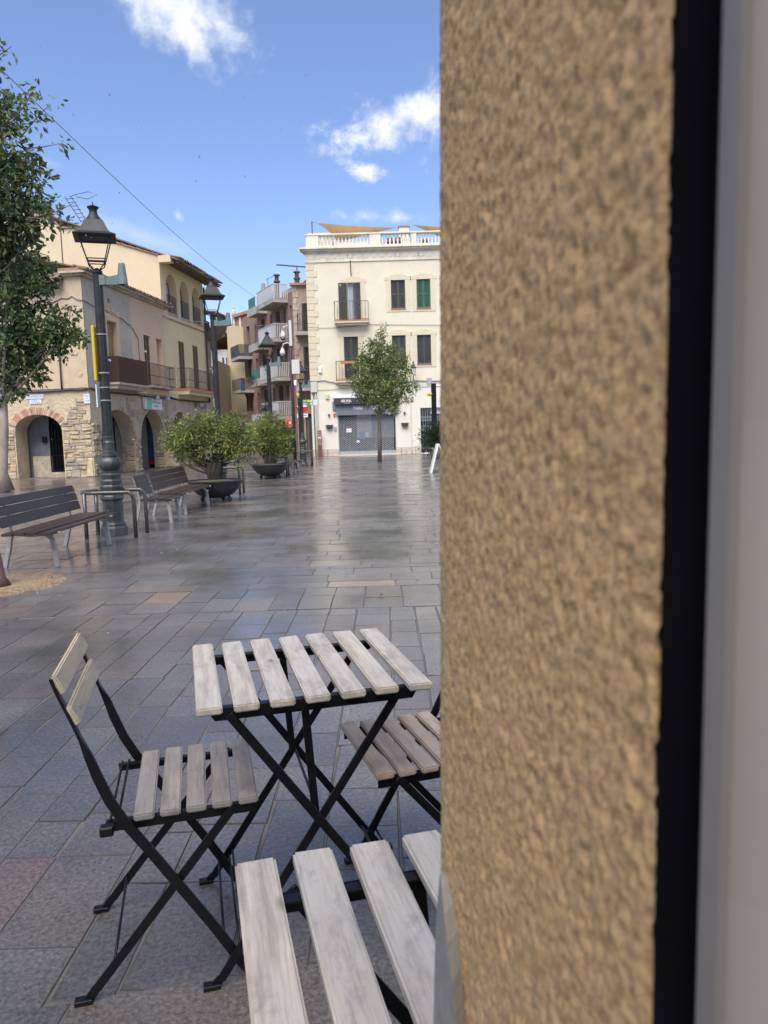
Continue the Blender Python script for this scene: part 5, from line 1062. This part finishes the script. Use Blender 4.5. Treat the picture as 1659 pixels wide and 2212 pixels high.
cable('cable_bundle', [(-3.8, -.04, 4.08), (-3.0, -.04, 4.1), (-2.5, -.04, 3.98), (-2.2, -.04, 3.83), (-1.2, -.04, 3.80), (.5, -.04, 3.86), (2.0, -.04, 3.95), (3.4, -.04, 3.9), (6.4, -.04, 3.9)], .024, cr, 'print_grey', sag=.02)
cable('cable', [(-3.4, -.03, 3.62), (-3.2, -.03, 3.60), (-2.0, -.03, 3.66), (-1.0, -.03, 3.70), (3.5, -.03, 3.75)], .010, cr, 'print_grey'); cable('cable', [(-3.78, -.03, 6.95), (-2.5, -.03, 6.88), (-.5, -.03, 7.0), (6.4, -.03, 6.8)], .011, cr, 'print_grey')
for x_ in (-3.62, -3.52, -3.42): cable('drain_pipe', [(x_, -.06, 3.5), (x_ - .02, -.06, 2.2), (x_, -.06, .0)], .025, cr, 'grey_box' if x_ != -3.62 else 'cable_black', sag=0)
cable('cable', [(-.02 - .0, -.02, .1), (-.02, -.02, .12)], .004, cr); cable('drain_pipe', [(1.62, -.03, 2.9), (1.60, -.03, 1.5), (1.64, -.03, .0)], .02, cr, 'cream_low', sag=0)
MB().tube([(-1.40, -.03, 10.15), (-1.40, -.35, 10.28), (-1.40, -.1, 9.75), (-1.38, -.03, 9.55)], .025, 6).build('flag_bracket', 'shutter_dark', cr)
MB().box(1.75, 3.6, -.03, -.001, 3.62, 3.74).build('white_trunking', 'white_paint', cr)
wl = thing('wall_lantern', 'small street lantern on the cream house right of the tree crown', 'lantern', (1.78, 41.0, 4.05)); MB().tube([(0, .6, 0), (0, .2, -.06), (0, 0, .05), (0, 0, .18)], .022, 6).build('bracket', 'iron_dark', wl)
mb = MB(); 
for a_, b_ in ((-1, -1), (1, -1), (1, 1), (-1, 1)): mb.bar((a_ * .08, b_ * .08, .2), (a_ * .14, b_ * .14, .52), .014, .014)
mb.lathe([(.20, .52), (.22, .54), (.14, .62), (.08, .74), (.05, .78), (.07, .84), (.02, .88)], 4, rot=R(45)); mb.build('lantern_frame', 'iron_dark', wl); MB().lathe([(.10, .2), (.17, .51)], 4, rot=R(45)).build('lantern_glass', 'curtain', wl)
wp = thing('info_post', 'tall rust brown information post standing at the corner of the cream house', 'post', (-3.36, 41.3, 0)); MB().box(-.10, .10, -.05, .05, 0, 1.42).build('post', 'rust_steel', wp)
for k, (z0, z1) in enumerate(((1.28, 1.36), (1.12, 1.24), (.98, 1.08), (.86, .94), (.70, .82), (.62, .68))): MB().box(-.075, .075, -.062, -.051, z0, z1).build('plate', ('arch_brick_2', 'arch_brick_2', 'marble', 'arch_brick_2', 'arch_brick_2', 'arch_brick_2')[k], wp)

# ================================================================== MAST WITH CAMERAS, SIGNS
cm = thing('camera_mast', 'dark mast with two white dome cameras and a grey cabinet', 'camera mast', (-3.18, 27.75, 0)); zt = 5.35
MB().tube([(0, 0, 0), (0, 0, 2), (-.02, 0, zt)], [.062, .055, .04], 12).build('mast', 'iron_dark', cm, smooth=True)
MB().lathe([(.09, 0), (.09, .02)], 12).build('foot_plate', 'iron_dark', cm)
for zc, dx, s_ in ((5.02, -.26, .7), (4.42, -.30, .8)):
    c_ = MB(); c_.tube([(0, 0, zc + .06), (dx * .4, 0, zc + .12), (dx * .85, 0, zc + .08), (dx, 0, zc - .06)], .03 * s_, 8); c_.build('camera_arm', 'grey_box', cm, smooth=True)
    MB().lathe([(.02, 0), (.05, -.05), (.09, -.13), (.10, -.20), (.09, -.25), (.05, -.27)], 16, (dx, 0, zc - .04)).build('camera_housing', 'grey_box', cm, smooth=True); MB().lathe([(.085, 0), (.07, -.06), (.03, -.09)], 12, (dx, 0, zc - .31)).build('camera_dome', 'glass_dark', cm, smooth=True)
MB().box(-.035, .06, -.06, .06, 4.42, 5.32).build('bracket_plate', 'grey_box', cm); MB().box(0.02, .30, -.12, .12, 3.42, 3.92).build('cabinet', 'grey_box', cm, bevel=.01); MB().box(.08, .17, -.14, -.05, 3.0, 3.2).build('sensor', 'white_paint', cm, bevel=.02)
ds = thing('direction_sign', 'green finger signs on a grey post in front of the cream house', 'sign', (-3.53, 33.0, 0)); MB().tube([(0, 0, 0), (0, 0, 2.80)], .05, 10).build('post', 'iron_dark', ds)
for z_ in (2.665, 2.545):
    p = MB().box(.06, .60, -.03, .03, z_ - .055, z_ + .055).build('finger_plate', 'sign_green', ds); MB().box(.605, .80, -.03, .03, z_ - .055, z_ + .055).build('finger_end', 'marble', ds); MB().lathe([(.04, 0), (.04, .004)], 14).build('symbol', 'white_paint', p, loc=(.53, -.031, z_)).rotation_euler = (R(90), 0, 0)
    MB().box(.12, .36, -.034, -.031, z_ + .008, z_ + .024).build('print', 'white_paint', p); MB().box(.12, .30, -.034, -.031, z_ - .03, z_ - .014).build('print', 'white_paint', p)
MB().box(.37, .47, -.036, -.031, 2.62, 2.715).build('sticker', 'yellow_plastic', ds); MB().lathe([(.06, 0), (.065, .17), (.035, .21)], 10, (-.02, 0, 2.80)).build('beacon', 'yellow_plastic', ds, smooth=True)
ne = thing('no_entry_sign', 'round red no entry sign with a white plate on a thin grey pole', 'road sign', (-3.80, 37.0, 0)); MB().tube([(0, 0, 0), (0, 0, 2.75)], .035, 10).build('pole', 'alu', ne)
dk = MB().lathe([(.28, 0), (.28, .015)], 28).build('disc', 'sign_red', ne, loc=(0, -.05, 2.55)); dk.rotation_euler = (R(90), 0, 0); MB().box(-.24, .24, -.071, -.066, 2.56, 2.64).build('white_bar', 'white_paint', ne)
mb = MB().box(-.26, .26, -.05, -.04, 2.06, 2.23).build('plate', 'white_paint', ne); MB().box(-.22, .22, -.054, -.051, 2.13, 2.17).build('print', 'print_grey', ne)

# ================================================================== HOUSES DOWN THE STREET
def pbox(mb, a, b, Y, dep):     # box whose front spans two sighted corners at distance Y
    p, q = K(*a, Y), K(*b, Y); mb.box(min(p.x, q.x), max(p.x, q.x), Y, Y + dep, max(0, min(p.z, q.z)), max(p.z, q.z)); return mb
of = thing('old_house', 'old brown stone-quoined house squeezed against the cream house', 'house', (0, 0, 0))
a = K(1325, 160, 44.0); x0, x1, zt = a.x, -3.85, a.z
MB().wall(x0, x1, 0, zt, [(x0 + .48, x0 + .98, 7.0, 8.6), (x0 + .48, x0 + .98, 3.9, 6.2), (x0 + .45, x0 + 1.15, 0, 2.4)], 44.0, .3).build('front_wall', 'old_facade', of, recalc=False)
mb = MB(); mb.box(x0 + .01, x1, 44.35, 50, 0, zt); mb.box(x0 + .01, x0 + .3, 44.01, 44.35, 0, zt); mb.build('body', 'old_facade', of)
for k in range(26): MB().box(x0 - .02, x0 + (.22 if k % 2 else .32), 43.97, 43.999, .3 + k * .36, .3 + k * .36 + .34).build('quoin', 'stone_cornice', of, bevel=.01)
MB().box(x0 - .15, x1, 43.8, 44.3, zt, zt + .12).build('cornice', 'red_trim', of)
for z_ in (7.0, 3.9): shutter(of, x0 + .5, x0 + .96, z_, z_ + (1.58 if z_ > 5 else 2.28), 44.05, 'shutter_dark', 1); MB().box(x0 + .1, x1 + .3, 43.4, 44, z_ - .22, z_ - .02).build('balcony_slab', 'concrete', of); railing(of, x0 + .25, x1 + .25, z_, z_ + .95, .5, y=44.0, step=.13)
MB().box(x0 + .6, x0 + 1.2, 44.2, 44.24, 0, 2.4).build('door', 'shutter_dark', of)
MB().hexa([(x0 + .5, 44.4, zt + .1), (x1, 44.4, zt + .1), (x1, 49, zt + 1.5), (x0 + .5, 49, zt + 1.2), (x0 + .5, 44.3, zt + .16), (x1, 44.3, zt + .55), (x1, 49, zt + 1.6), (x0 + .5, 49, zt + 1.3)]).build('roof', 'clay_tile_old', of)
tm = thing('roof_gantry', 'thin black mast with a long crossbar on the roof behind the cream house', 'mast', tuple(at(643, 620, 44.6))); q = at(643, 620, 44.6); MB().tube([(0, 0, -.4), tuple(at(641, 574, 44.6) - q)], .03, 6).build('mast', 'rail_iron', tm); MB().bar(tuple(at(597, 572, 44.6) - q), tuple(at(662, 577, 44.6) - q), .07, .07).build('crossbar', 'rail_iron', tm)
# brick flats with balconies
ang = math.atan2(-.9, .43); bf = thing('brick_flats', 'red brick block of flats with stacked concrete balconies', 'apartment block', (-4.97, 45.6, 0), ang)
LV = (2.35, 4.65, 6.95, 9.25)
win = []
for z_ in LV[:3] + (9.25,):
    if z_ < 9: win += [(-3.4, -2.6, z_, z_ + 1.95), (-1.9, -1.3, z_ + .4, z_ + 1.9), (-.7, -.35, z_ + .3, z_ + 1.9), (-6.6, -5.8, z_, z_ + 1.9), (-4.6, -4.2, z_ + .5, z_ + 1.9), (-10.2, -9.4, z_, z_ + 1.9), (-8.2, -7.7, z_ + .5, z_ + 1.8)]
MB().wall(-11, 0, 0, 9.6, win + [(-3.5, -1.0, 0, 2.0), (-6.8, -5.5, 0, 2.0), (-10.5, -8.8, 0, 2.0)], 0, .3).build('brick_wall', 'red_brick', bf, recalc=False)
mb = MB(); mb.box(-11, 0, .3, 9, 0, 9.6); mb.box(-11, -10.6, .001, .3, 0, 9.6); mb.box(-.3, -.001, .001, .3, 0, 9.6); mb.build('body', 'red_brick', bf)
for (a_, b_, c_, e_) in win: window(bf, a_, b_, c_, e_, .2, 'glass_dark', 'white_paint' if a_ in (-1.9, -4.6, -.7) else 'eave_wood', mull=0 if b_ - a_ < .6 else 1)
for a_, b_ in ((-3.5, -1.0), (-6.8, -5.5), (-10.5, -8.8)): MB().box(a_, b_, .25, .29, 0, 2.0).build('shop_glazing', 'glass_dark', bf)
cols3 = [(-4.2, -.9, .95, 'panel_white', 0), (-7.3, -5.1, .7, 'concrete', 1), (-11.2, -8.9, .95, 'concrete', 2)]
for ci, (a_, b_, dp, m_, kd) in enumerate(cols3):
    for li, z_ in enumerate(LV):
        if ci == 2 and li == 3: continue
        zz = z_ - (.25 if ci == 2 else 0)
        bc = MB().box(a_, b_, -dp, -.001, zz - .18, zz + .02).build('balcony_slab', 'concrete', bf)
        if kd == 0:
            MB().box(a_ + .02, b_ - .02, -dp + .01, -dp + .06, zz + .05, zz + .82).build('balcony_panel', 'panel_white', bf)
            mb = MB()
            for k in range(8): y_ = -dp + .08 + k * .115; mb.box(b_ - .05, b_ - .01, y_, y_ + .055, zz + .05, zz + .85)
            mb.box(b_ - .06, b_, -dp, -.01, zz + .85, zz + .90); mb.box(a_, b_ - .061, -dp, -dp + .07, zz + .85, zz + .90); mb.build('balcony_balustrade', 'panel_white', bf)
        elif kd == 1:
            MB().box(a_, b_, -dp - .02, -dp + .06, zz - .2, zz + .28).build('balcony_parapet', 'concrete', bf); 
            if li in (1, 3): MB().box(a_ + .1, b_ - .6, -dp + .07, -dp + .1, zz + .3, zz + .95).build('balcony_screen', 'teal_net', bf)
        else:
            mm = ('cane_screen', 'eave_wood', 'shutter_dark')[li % 3] if li != 1 else 'eave_wood'
            mb = MB()
            for k in range(11): y_ = -dp + .02 + k * .085; mb.box(b_ - .04, b_, y_, y_ + .05, zz + .02, zz + .82)
            for k in range(18): x_ = a_ + .02 + k * .12; mb.box(x_, x_ + .07, -dp, -dp + .04, zz + .02, zz + .82)
            mb.build('balcony_balustrade', 'shutter_dark' if li == 2 else 'eave_wood', bf)
            if li == 1: MB().box(b_ + .005, b_ + .02, -dp, -dp + .3, zz, zz + .8).build('balcony_screen', 'inner_blue', bf)
for x_, y_, z_, r_, n in ((-3.0, -1.0, 2.9, .45, 420), (-4.0, -.6, 5.1, .25, 160), (-6.8, -.8, 4.9, .4, 220), (-10.3, -.7, 6.9, .4, 260), (-2.7, -.8, 5.3, .3, 160)):
    leaves('balcony_plants', [((x_, y_, z_), (r_ * 1.6, r_ * .5, r_ * .6))], n, .13, [(.04, .07, .02), (.03, .05, .02)], bf, shell=0)
mb = MB(); mb.box(-4.4, -1.2, .8, 4, 9.6, 10.3); mb.build('roof_hut', 'concrete', bf)
for x_, y_ in ((-4.4, .5), (-3.1, 1.4)): MB().lathe([(.16, 9.6), (.16, 10.9), (.22, 10.92), (.22, 11.0), (.13, 11.05), (.13, 11.3), (.24, 11.34), (.2, 11.4)], 10, (x_, y_, 0)).build('chimney', 'dark_brown_roof', bf)
MB().tube([(-9, 1, 9.5), (-9, 1, 11.7)], .16, 8).build('flue', 'concrete', bf); cable('aerial_mast', [(-6.6, .6, 9.5), (-6.6, .6, 11.6)], .02, bf, sag=0); cable('aerial_arm', [(-6.9, .6, 11.55), (-5.5, .6, 11.5)], .015, bf, sag=0)
sgn = thing('orange_shop_sign', 'orange projecting shop sign low beside the camera mast', 'sign', tuple(K(1290, 2090, 44.4))); MB().box(-.27, .22, -.04, .04, -.28, .24).build('panel', 'sign_orange', sgn, bevel=.02); MB().lathe([(.09, 0), (.09, .004)], 5).build('emblem', 'marble', sgn, loc=(0, -.045, .02)).rotation_euler = (R(90), 0, 0); MB().box(.23, .5, 0, .03, .0, .05).build('arm', 'rail_iron', sgn)
# yellow blank gable
yb = thing('blank_yellow_house', 'house with a tall blank yellow side wall across the street', 'house', (0, 0, 0)); Y = 57.0
a, b, c, e = K(400, 700, Y), K(610, 740, Y), K(770, 800, Y), K(690, 1600, Y)
mb = MB(); P = [(a.x, Y, 0), (c.x, Y, 0), (c.x, Y, c.z), (b.x, Y, b.z), (a.x, Y, a.z)]; mb.add(P + [(p[0], Y + 9, p[2]) for p in P], [(0, 1, 2, 3, 4), (9, 8, 7, 6, 5), (0, 5, 6, 1), (1, 6, 7, 2), (2, 7, 8, 3), (3, 8, 9, 4), (4, 9, 5, 0)]); mb.build('side_wall', 'blank_yellow', yb)
zz = K(500, 2000, Y).z; MB().box(a.x + .1, c.x + 1.0, Y - .35, Y - .002, 0, zz).build('lower_wall', 'grey_render', yb); MB().box(a.x, c.x + 1.2, Y - .5, Y - .002, zz, zz + .12).build('coping', 'dark_brown_roof', yb)
p = K(465, 1185, Y); MB().box(p.x, p.x + 1.2, Y - .1, Y - .001, p.z - .1, p.z).build('ledge', 'eave_wood', yb)
a2 = K(670, 1180, 56.4); bb = K(800, 1960, 56.4); MB().wall(a2.x, bb.x + .3, 0, a2.z, [(a2.x + .1, a2.x + .85, a2.z - 2.1, a2.z - .9)], 56.4, .3).build('annex_wall', 'inner_pale', yb, recalc=False); window(yb, a2.x + .1, a2.x + .85, a2.z - 2.1, a2.z - .9, 56.6, 'glass_dark', 'white_paint')
MB().hexa([(a2.x - .9, 56.1, a2.z - .05), (bb.x + .3, 56.1, a2.z + .1), (bb.x + .3, 56.39, a2.z + .15), (a2.x - .9, 56.39, a2.z), (a2.x - .5, 56.1, a2.z + .3), (bb.x + .3, 56.1, a2.z + .45), (bb.x + .3, 56.39, a2.z + .5), (a2.x - .5, 56.39, a2.z + .35)]).build('small_roof', 'clay_tile_old', yb)
lt = thing('wall_lantern', 'black street lantern on a bracket beside the blank yellow wall', 'lantern', tuple(K(715, 1790, 55.4))); mb = MB(); mb.lathe([(.16, .0), (.26, .45)], 4, rot=R(45)); mb.lathe([(.34, .46), (.2, .62), (.08, .8), (.02, .95)], 4, rot=R(45)); mb.tube([(0, 0, 0), (0, 0, -.25), (.4, .8, -.25)], .04, 5); mb.build('lantern_frame', 'iron_dark', lt)
# white house, orange house, ochre strip
wh = thing('white_house', 'white house with two storeys of tall windows under a dark red eave', 'house', (0, 0, 0)); Y = 59.0; a, b = K(290, 1060, Y), K(412, 1100, Y)
ww = []
for r0, r1 in ((1170, 1340), (1560, 1720)):
    for c0, c1 in ((338, 372), (392, 415)): p, q = K(c0, r0, Y), K(c1, r1, Y); ww.append((p.x, q.x, q.z, p.z))
MB().wall(a.x - .6, b.x, 0, a.z, ww, Y, .25).build('front_wall', 'white_render', wh, recalc=False); MB().box(a.x - .6, b.x, Y + .26, Y + 8, 0, a.z).build('body', 'white_render', wh)
for q in ww: window(wh, q[0], q[1], q[2], q[3], Y + .12, 'glass_dark', 'shutter_dark', mull=0); MB().box(q[0] - .1, q[1] + .1, Y - .06, Y - .001, q[2] - .12, q[2] - .002).build('window_sill', 'concrete', wh)
for r_ in (1470, 1790): z_ = K(300, r_, Y).z; MB().box(a.x - .6, b.x, Y - .04, Y - .001, z_, z_ + .16).build('string_course', 'concrete', wh)
MB().hexa([(a.x - 1.6, Y - .7, a.z), (b.x, Y - .7, a.z + .9), (b.x, Y + 8, a.z + .9), (a.x - 1.6, Y + 8, a.z), (a.x - 1.6, Y - .7, a.z + .15), (b.x, Y - .7, a.z + 1.25), (b.x, Y + 8, a.z + 1.25), (a.x - 1.6, Y + 8, a.z + .15)]).build('roof', 'dark_brown_roof', wh)
p = K(405, 1420, Y); railing(wh, p.x - .8, p.x + .5, p.z - .6, p.z + .5, .6, y=Y, step=.16)
leaves('balcony_plants', [(tuple(K(390, 1835, Y - .5)), (1.0, .3, .3))], 200, .2, [(.05, .08, .02)], wh, shell=0)
oh = thing('orange_house', 'tall orange rendered house rising behind the street', 'house', (0, 0, 0)); Y = 70.0
P = [K(120, 2000, Y), K(900, 2000, Y), K(900, 480, Y), K(640, 565, Y), K(480, 615, Y), K(480, 700, Y), K(120, 720, Y)]; P = [(p.x, Y, max(0, p.z) if i > 1 else 0) for i, p in enumerate(P)]
mb = MB(); n = len(P); mb.add(P + [(p[0], Y + 12, p[2]) for p in P], [tuple(range(n)), tuple(range(2 * n - 1, n - 1, -1))] + [(k, (k + 1) % n, n + (k + 1) % n, n + k) for k in range(n)]); mb.build('walls', 'orange_render', oh)
for (c0, r0), (c1, r1) in (((570, 600), (605, 740)), ((205, 890), (230, 1180))): p, q = K(c0, r0, Y - .1), K(c1, r1, Y - .1); MB().box(p.x, q.x, Y - .1, Y - .001, q.z, p.z).build('white_panel', 'white_render', oh)
mb = MB(); p, q = K(480, 612, Y - .2), K(900, 477, Y - .2); mb.bar((p.x, Y, p.z + .1), (q.x, Y, q.z + .1), .25, .6, (0, 1, 0)); mb.build('roof_edge', 'clay_tile', oh)
p = K(502, 600, 68); MB().lathe([(.09, -.9), (.09, .05), (.13, .12), (.18, .3), (.18, .5), (.11, .65), (.13, .8)], 10, tuple(K(502, 600, 69.9))).build('roof_vent', 'white_render', oh)
oc = thing('ochre_house', 'narrow ochre house front seen between the yellow house and the lamp', 'house', (0, 0, 0)); Y = 52.0; a, b = K(60, 1200, Y), K(240, 1250, Y)
MB().box(a.x - 3, b.x, Y, Y + 5, 0, a.z).build('walls', 'blank_yellow', oc); p = K(100, 1300, Y); MB().box(a.x - 3, b.x + .05, Y - .2, Y - .001, p.z, p.z + .25).build('cornice', 'cream_trim', oc)
p, q = K(175, 1600, 50), K(245, 1950, 50); nt_ = tag(MB().hexa([(p.x, 50, q.z), (q.x, 50, q.z), (q.x, 50.3, q.z), (p.x, 50.3, q.z), (p.x - .1, 50, p.z), (q.x - .7, 50, p.z + .3), (q.x - .7, 50.3, p.z + .3), (p.x - .1, 50.3, p.z)]).build('scaffold_net', 'teal_net'), 'teal building net hanging beyond the yellow house balcony', 'net')
# the eave beyond the yellow house
ev = thing('far_eave_house', 'house beyond the yellow one of which a wide curved brown eave shows', 'house', C0, RZ)
zl = 7.2; MB().box(13.0, 14.3, .3, 6, 0, zl).build('walls', 'old_facade', ev)
mb = MB(); n = 8
for k in range(n):
    q1_, q2_ = R(90 * k / n), R(90 * (k + 1) / n); f_ = lambda q: (-.9 * math.sin(q) * 1.0 - .0, zl - 1.0 + 1.1 * (1 - math.cos(q)) * .9); (ya, za), (yb_, zb_) = f_(q1_), f_(q2_)
    mb.hexa([(12.9, ya + .3, za), (14.5, ya + .3, za), (14.5, yb_ + .3, zb_), (12.9, yb_ + .3, zb_), (12.9, ya + .3, za + .5), (14.5, ya + .3, za + .5), (14.5, yb_ + .3, zb_ + .16), (12.9, yb_ + .3, zb_ + .16)])
mb.build('eave', 'eave_wood', ev); tiles(ev, [(12.9, -.75, zl + .12), (14.5, -.75, zl + .12)], 'clay_tile_old', 0, .22, 1.2); MB().hexa([(12.8, -.6, zl + .1), (14.5, -.6, zl + .1), (14.5, 5, zl + 1.6), (12.8, 5, zl + 1.6), (12.8, -.6, zl + .2), (14.5, -.6, zl + .2), (14.5, 5, zl + 1.7), (12.8, 5, zl + 1.7)]).build('roof', 'clay_tile', ev)
# cables over the square
sw = MB(); A_, B_ = at(-60, 90, 14), at(553, 643, 49); pts = [A_.lerp(B_, k / 20) - Vector((0, 0, .35 * math.sin(math.pi * k / 20))) for k in range(21)]
tag(sw.tube(pts, .009, 5).build('overhead_cable', 'print_grey'), 'long thin cable crossing the sky down to the brick flats', 'cable')
A_, B_ = at(330, 683, 29.3), at(655, 700, 44); tag(MB().tube([A_.lerp(B_, k / 12) - Vector((0, 0, .2 * math.sin(math.pi * k / 12))) for k in range(13)], .012, 4).build('street_cable', 'print_grey'), 'thin cable strung from the peach house to the old brown house', 'cable')
# fallen leaves
LF = bpy.data.meshes.new('fallen_leaf'); LF.from_pydata([(0, 0, .004), (.02, .012, .012), (.045, 0, .006), (.02, -.014, .010)], [], [(0, 1, 2), (0, 2, 3)]); LF.materials.append(M['terracotta_red'])
M['dead_leaf'] = mat('dead_leaf', (.11, .045, .03), (.07, .03, .02), .7, 40, 0)
LF.materials[0] = M['dead_leaf']
for k, (x_, y_, wh_) in enumerate(((1241, 235, 'just short of the pale yellowish slab'), (1442, 334, 'on the short stones right of the table'), (1570, 281, 'closest to the plaster wall'), (858, 231, 'beyond the far left corner of the table'), (907, 111, 'farthest off'), (1168, 236, 'beyond the middle of the table'))):
    q = RT * ((x_ * .5754 - 829.5) / FPX) + UP * ((1106 - (y_ * .5754 + 1152.1 - (58 if k == 0 else 58))) / FPX) + FW; p = Vector((0, 0, EYE)) + q * (-(EYE - .006) / q.z)
    o = bpy.data.objects.new('fallen_leaf', LF); col.objects.link(o); o.location = p; o.rotation_euler = (0, 0, random.random() * 6.28); tag(o, 'curled brown leaf on the wet paving, ' + wh_, 'leaf', 'fallen leaves on the paving')

# a few drops of the passing shower still falling
m, t_, b_ = newmat('rain_water'); b_.inputs['Transmission Weight'].default_value = 1; b_.inputs['IOR'].default_value = 1.33; b_.inputs['Roughness'].default_value = 0; M['rain_water'] = m
rn = MB(); random.seed(31)
for k in range(170):
    Yd = random.uniform(.9, 4.5); p = at(random.uniform(0, 935), random.uniform(60, 2150), Yd)
    if p.z < .05: continue
    if -.8 < p.x < .5 and .4 < p.y < 2.4 and p.z < .85: continue
    q = random.uniform(.0011, .0021) * (1 + Yd * .12); rn.lathe([(.001 * q, -q), (q * .7, -q * .7), (q, 0), (q * .7, q * .7), (.001 * q, q)], 7, tuple(p))
rn_ = rn.build('rain', 'rain_water', smooth=True); kind(rn_, 'stuff'); rn_['label'] = 'scattered rain drops falling through the air'
